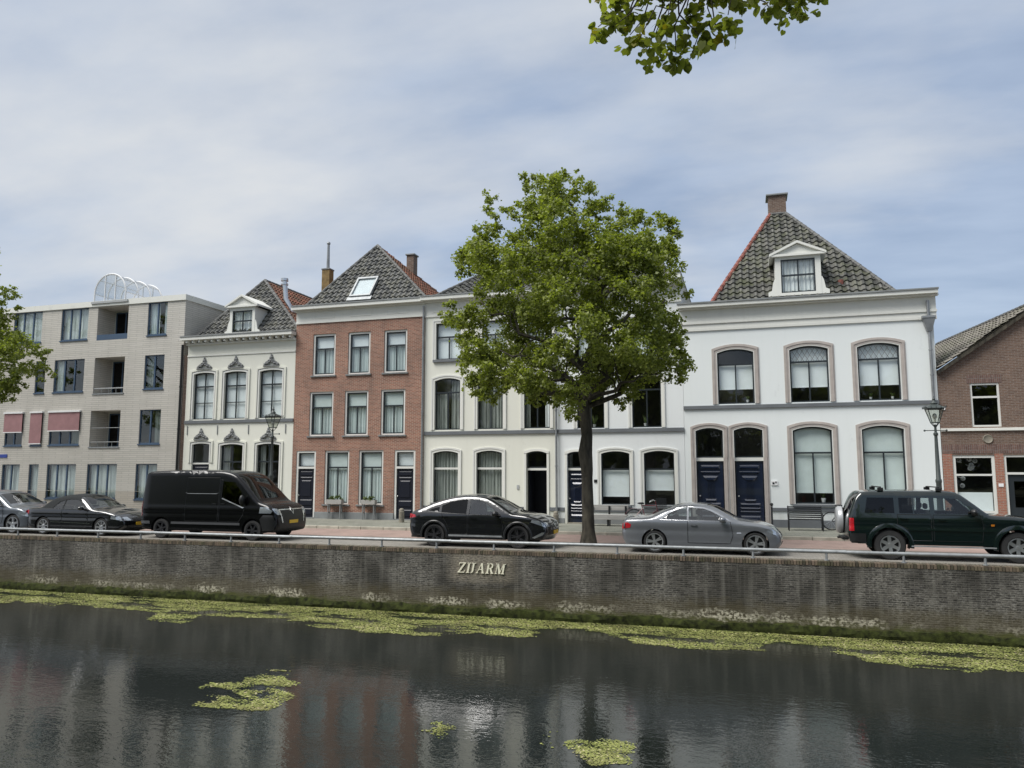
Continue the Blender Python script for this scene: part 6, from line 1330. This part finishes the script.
# -- dark green off-roader
S = dict(L=4.72, w=.91, belt=1.17, tumble=.22, Hh=1.85, bot=.42, R=.39, Ra=.47, wheels=(1.0, 3.95), paint='p_green', re=.25, plan=.10, rt=.07, crown=.03,
 top=[(.04,.46),(.0,.62),(.0,.95),(.04,1.18),(.18,1.55),(.30,1.72),(.45,1.775),(1.0,1.80),(2.0,1.80),(2.5,1.785),(2.72,1.72),(3.0,1.5),(3.28,1.26),(3.42,1.19),(3.9,1.16),(4.35,1.10),(4.6,1.02),(4.69,.86),(4.72,.66),(4.68,.46)],
 screens=[('windscreen', 2.72, 3.3, 1.24), ('rear_window', .02, .32, 1.2)], cabin=(.6, 2.9), im='interl',
 wins=[([(.42,1.22),(1.14,1.22),(1.14,1.62),(.5,1.62)], 'cardark'), ([(1.26,1.22),(1.58,1.22),(1.58,1.62),(1.26,1.62)], 'cardark'), ([(1.62,1.22),(1.98,1.22),(1.98,1.62),(1.62,1.62)], 'cargl'), ([(2.1,1.22),(2.98,1.22),(2.88,1.38),(2.66,1.6),(2.1,1.62)], 'cargl')],
 doors=[[(2.05,.52),(3.15,.52),(3.2,.9),(3.14,1.19),(2.05,1.19)], [(1.5,.62),(1.45,.52),(2.0,.52),(2.0,1.19),(1.2,1.19),(1.2,.93),(1.42,.82)]], handles=[(2.25,1.06),(1.35,1.08)],
 side=[([(1.46,.78),(3.4,.78),(3.4,.84),(1.46,.84)], 'p_green', 'side_moulding', .02), ([(.02,.74),(.14,.74),(.14,1.08),(.03,1.08)], 'taill', 'tail_light', .008), ([(.03,.46),(.42,.46),(.42,.68),(.03,.68)], 'blackpl', 'bumper', .03), ([(3.36,.92),(3.44,.92),(3.44,.97),(3.36,.97)], 'orangel', 'side_marker', .01), ([(4.5,.84),(4.64,.84),(4.62,1.0),(4.5,1.02)], 'headl', 'headlight')],
 front=[([(-.5,.8),(.5,.8),(.5,1.0),(-.5,1.0)], 'blackpl', 'grille'), ([(.52,.82),(.8,.82),(.8,1.0),(.52,1.0)], 'headl', 'headlight', .008, 1)], plates=[(True, .6, 'plate')],
 flare=(.10, 'p_green'), spokes=6, spw=(.045, .04), rimk=.62, mirror=(2.98, 1.27), mr=(.09, .12, .09), mirm='blackpl', seats=[1.25, 2.2])
pc, P3, EP, HW = make_car('parked_off_roader', carx(888.7, 22.75, 1.0), YC+.05, 'dark green off-roader with a roof rack and a spare wheel on its tail', S, 'car')
bpy.context.view_layer.update()
sp = MB().lathe([(.001, -.2), (.30, -.2), (.34, -.18), (.365, -.15), (.365, -.04), (.33, -.02)], (0, .05, .98), 'X', 28).build('spare_wheel', 'rubber', pc, True)
MB().lathe([(.001, -.222), (.29, -.217), (.345, -.195), (.372, -.15), (.374, -.06)], (0, .05, .98), 'X', 28).build('spare_wheel_cover', 'silverp', sp, True)
MB().box(-.12, .02, -.5, .5, .47, .53).tube((-.2, -.0, .5), (0, 0, .5), .03).build('tow_bar', 'blackpl', pc)
for x in (.85, 2.25):
    MB().box(x-.03, x+.03, -.72, .72, 1.885, 1.915).box(x-.07, x+.07, -.76, -.66, 1.80, 1.884).box(x-.07, x+.07, .66, .76, 1.80, 1.884).build('roof_bar', 'blackpl', pc, bevel=.01)
for s in (-1, 1): MB().box(1.5, 3.45, s*.88-.05, s*.88+.05, .36, .39).build('side_step', 'galv', pc)
# ------------------------------------------------------------------ light and sky
SUN_EL, SUN_AZ = math.radians(56), math.radians(228)       # azimuth clockwise from +Y: behind the viewpoint to the left
w = bpy.data.worlds.new('World'); scn.world = w; w.use_nodes = True; nt = w.node_tree; bg = nt.nodes['Background']
sky = nt.nodes.new('ShaderNodeTexSky'); sky.sky_type = 'NISHITA'; sky.sun_disc = False; sky.sun_elevation = SUN_EL; sky.sun_rotation = SUN_AZ; sky.air_density = 1.0; sky.dust_density = 2.0; sky.ozone_density = 1.5
tc = nt.nodes.new('ShaderNodeTexCoord'); v = tc.outputs['Generated']
s_ = nt.nodes.new('ShaderNodeSeparateXYZ'); nt.links.new(v, s_.inputs[0])
den = mth(nt, 'ADD', mth(nt, 'MAXIMUM', s_.outputs[2], 0.0), .22); cmb = nt.nodes.new('ShaderNodeCombineXYZ'); nt.links.new(mth(nt, 'DIVIDE', s_.outputs[0], den), cmb.inputs[0]); nt.links.new(mth(nt, 'DIVIDE', s_.outputs[1], den), cmb.inputs[1])
n1 = noise(nt, 1.1, 7, cmb.outputs[0], .52, (1, 1.6, 1)); n2 = noise(nt, .45, 4, cmb.outputs[0], .5)
lf = mth(nt, 'ADD', mth(nt, 'MULTIPLY', s_.outputs[0], -.15), mth(nt, 'MULTIPLY', s_.outputs[2], .38))      # the cloud is thicker to the left of the view
cl = ramp(nt, mth(nt, 'ADD', mth(nt, 'ADD', mth(nt, 'MULTIPLY', n1, .75), mth(nt, 'MULTIPLY', n2, .35)), lf), .63, .86)
CLV = 3.55
n3 = noise(nt, 2.2, 6, cmb.outputs[0], .5, (1, 2.2, 1)); grey_ = mixc(nt, (CLV*.49, CLV*.60, CLV*.79), (CLV*.66, CLV*.77, CLV*.95), ramp(nt, n3, .35, .65)); skyc = mixc(nt, sky.outputs[0], grey_, .8)
c = mixc(nt, skyc, (CLV*.98, CLV*1.02, CLV*1.07), cl); nt.links.new(c, bg.inputs[0]); bg.inputs[1].default_value = .1
sd = bpy.data.lights.new('sun', 'SUN'); so = link(bpy.data.objects.new('sun', sd)); sd.energy = 2.3; sd.angle = math.radians(34); sd.color = (1, .975, .94)
dv = Vector((math.sin(SUN_AZ)*math.cos(SUN_EL), math.cos(SUN_AZ)*math.cos(SUN_EL), math.sin(SUN_EL))); so.rotation_euler = dv.to_track_quat('Z', 'Y').to_euler(); so.location = (0, 0, 30)
scn.view_settings.view_transform = 'Standard'; scn.view_settings.look = 'None'; scn.view_settings.exposure = 1.02; scn.view_settings.gamma = 1
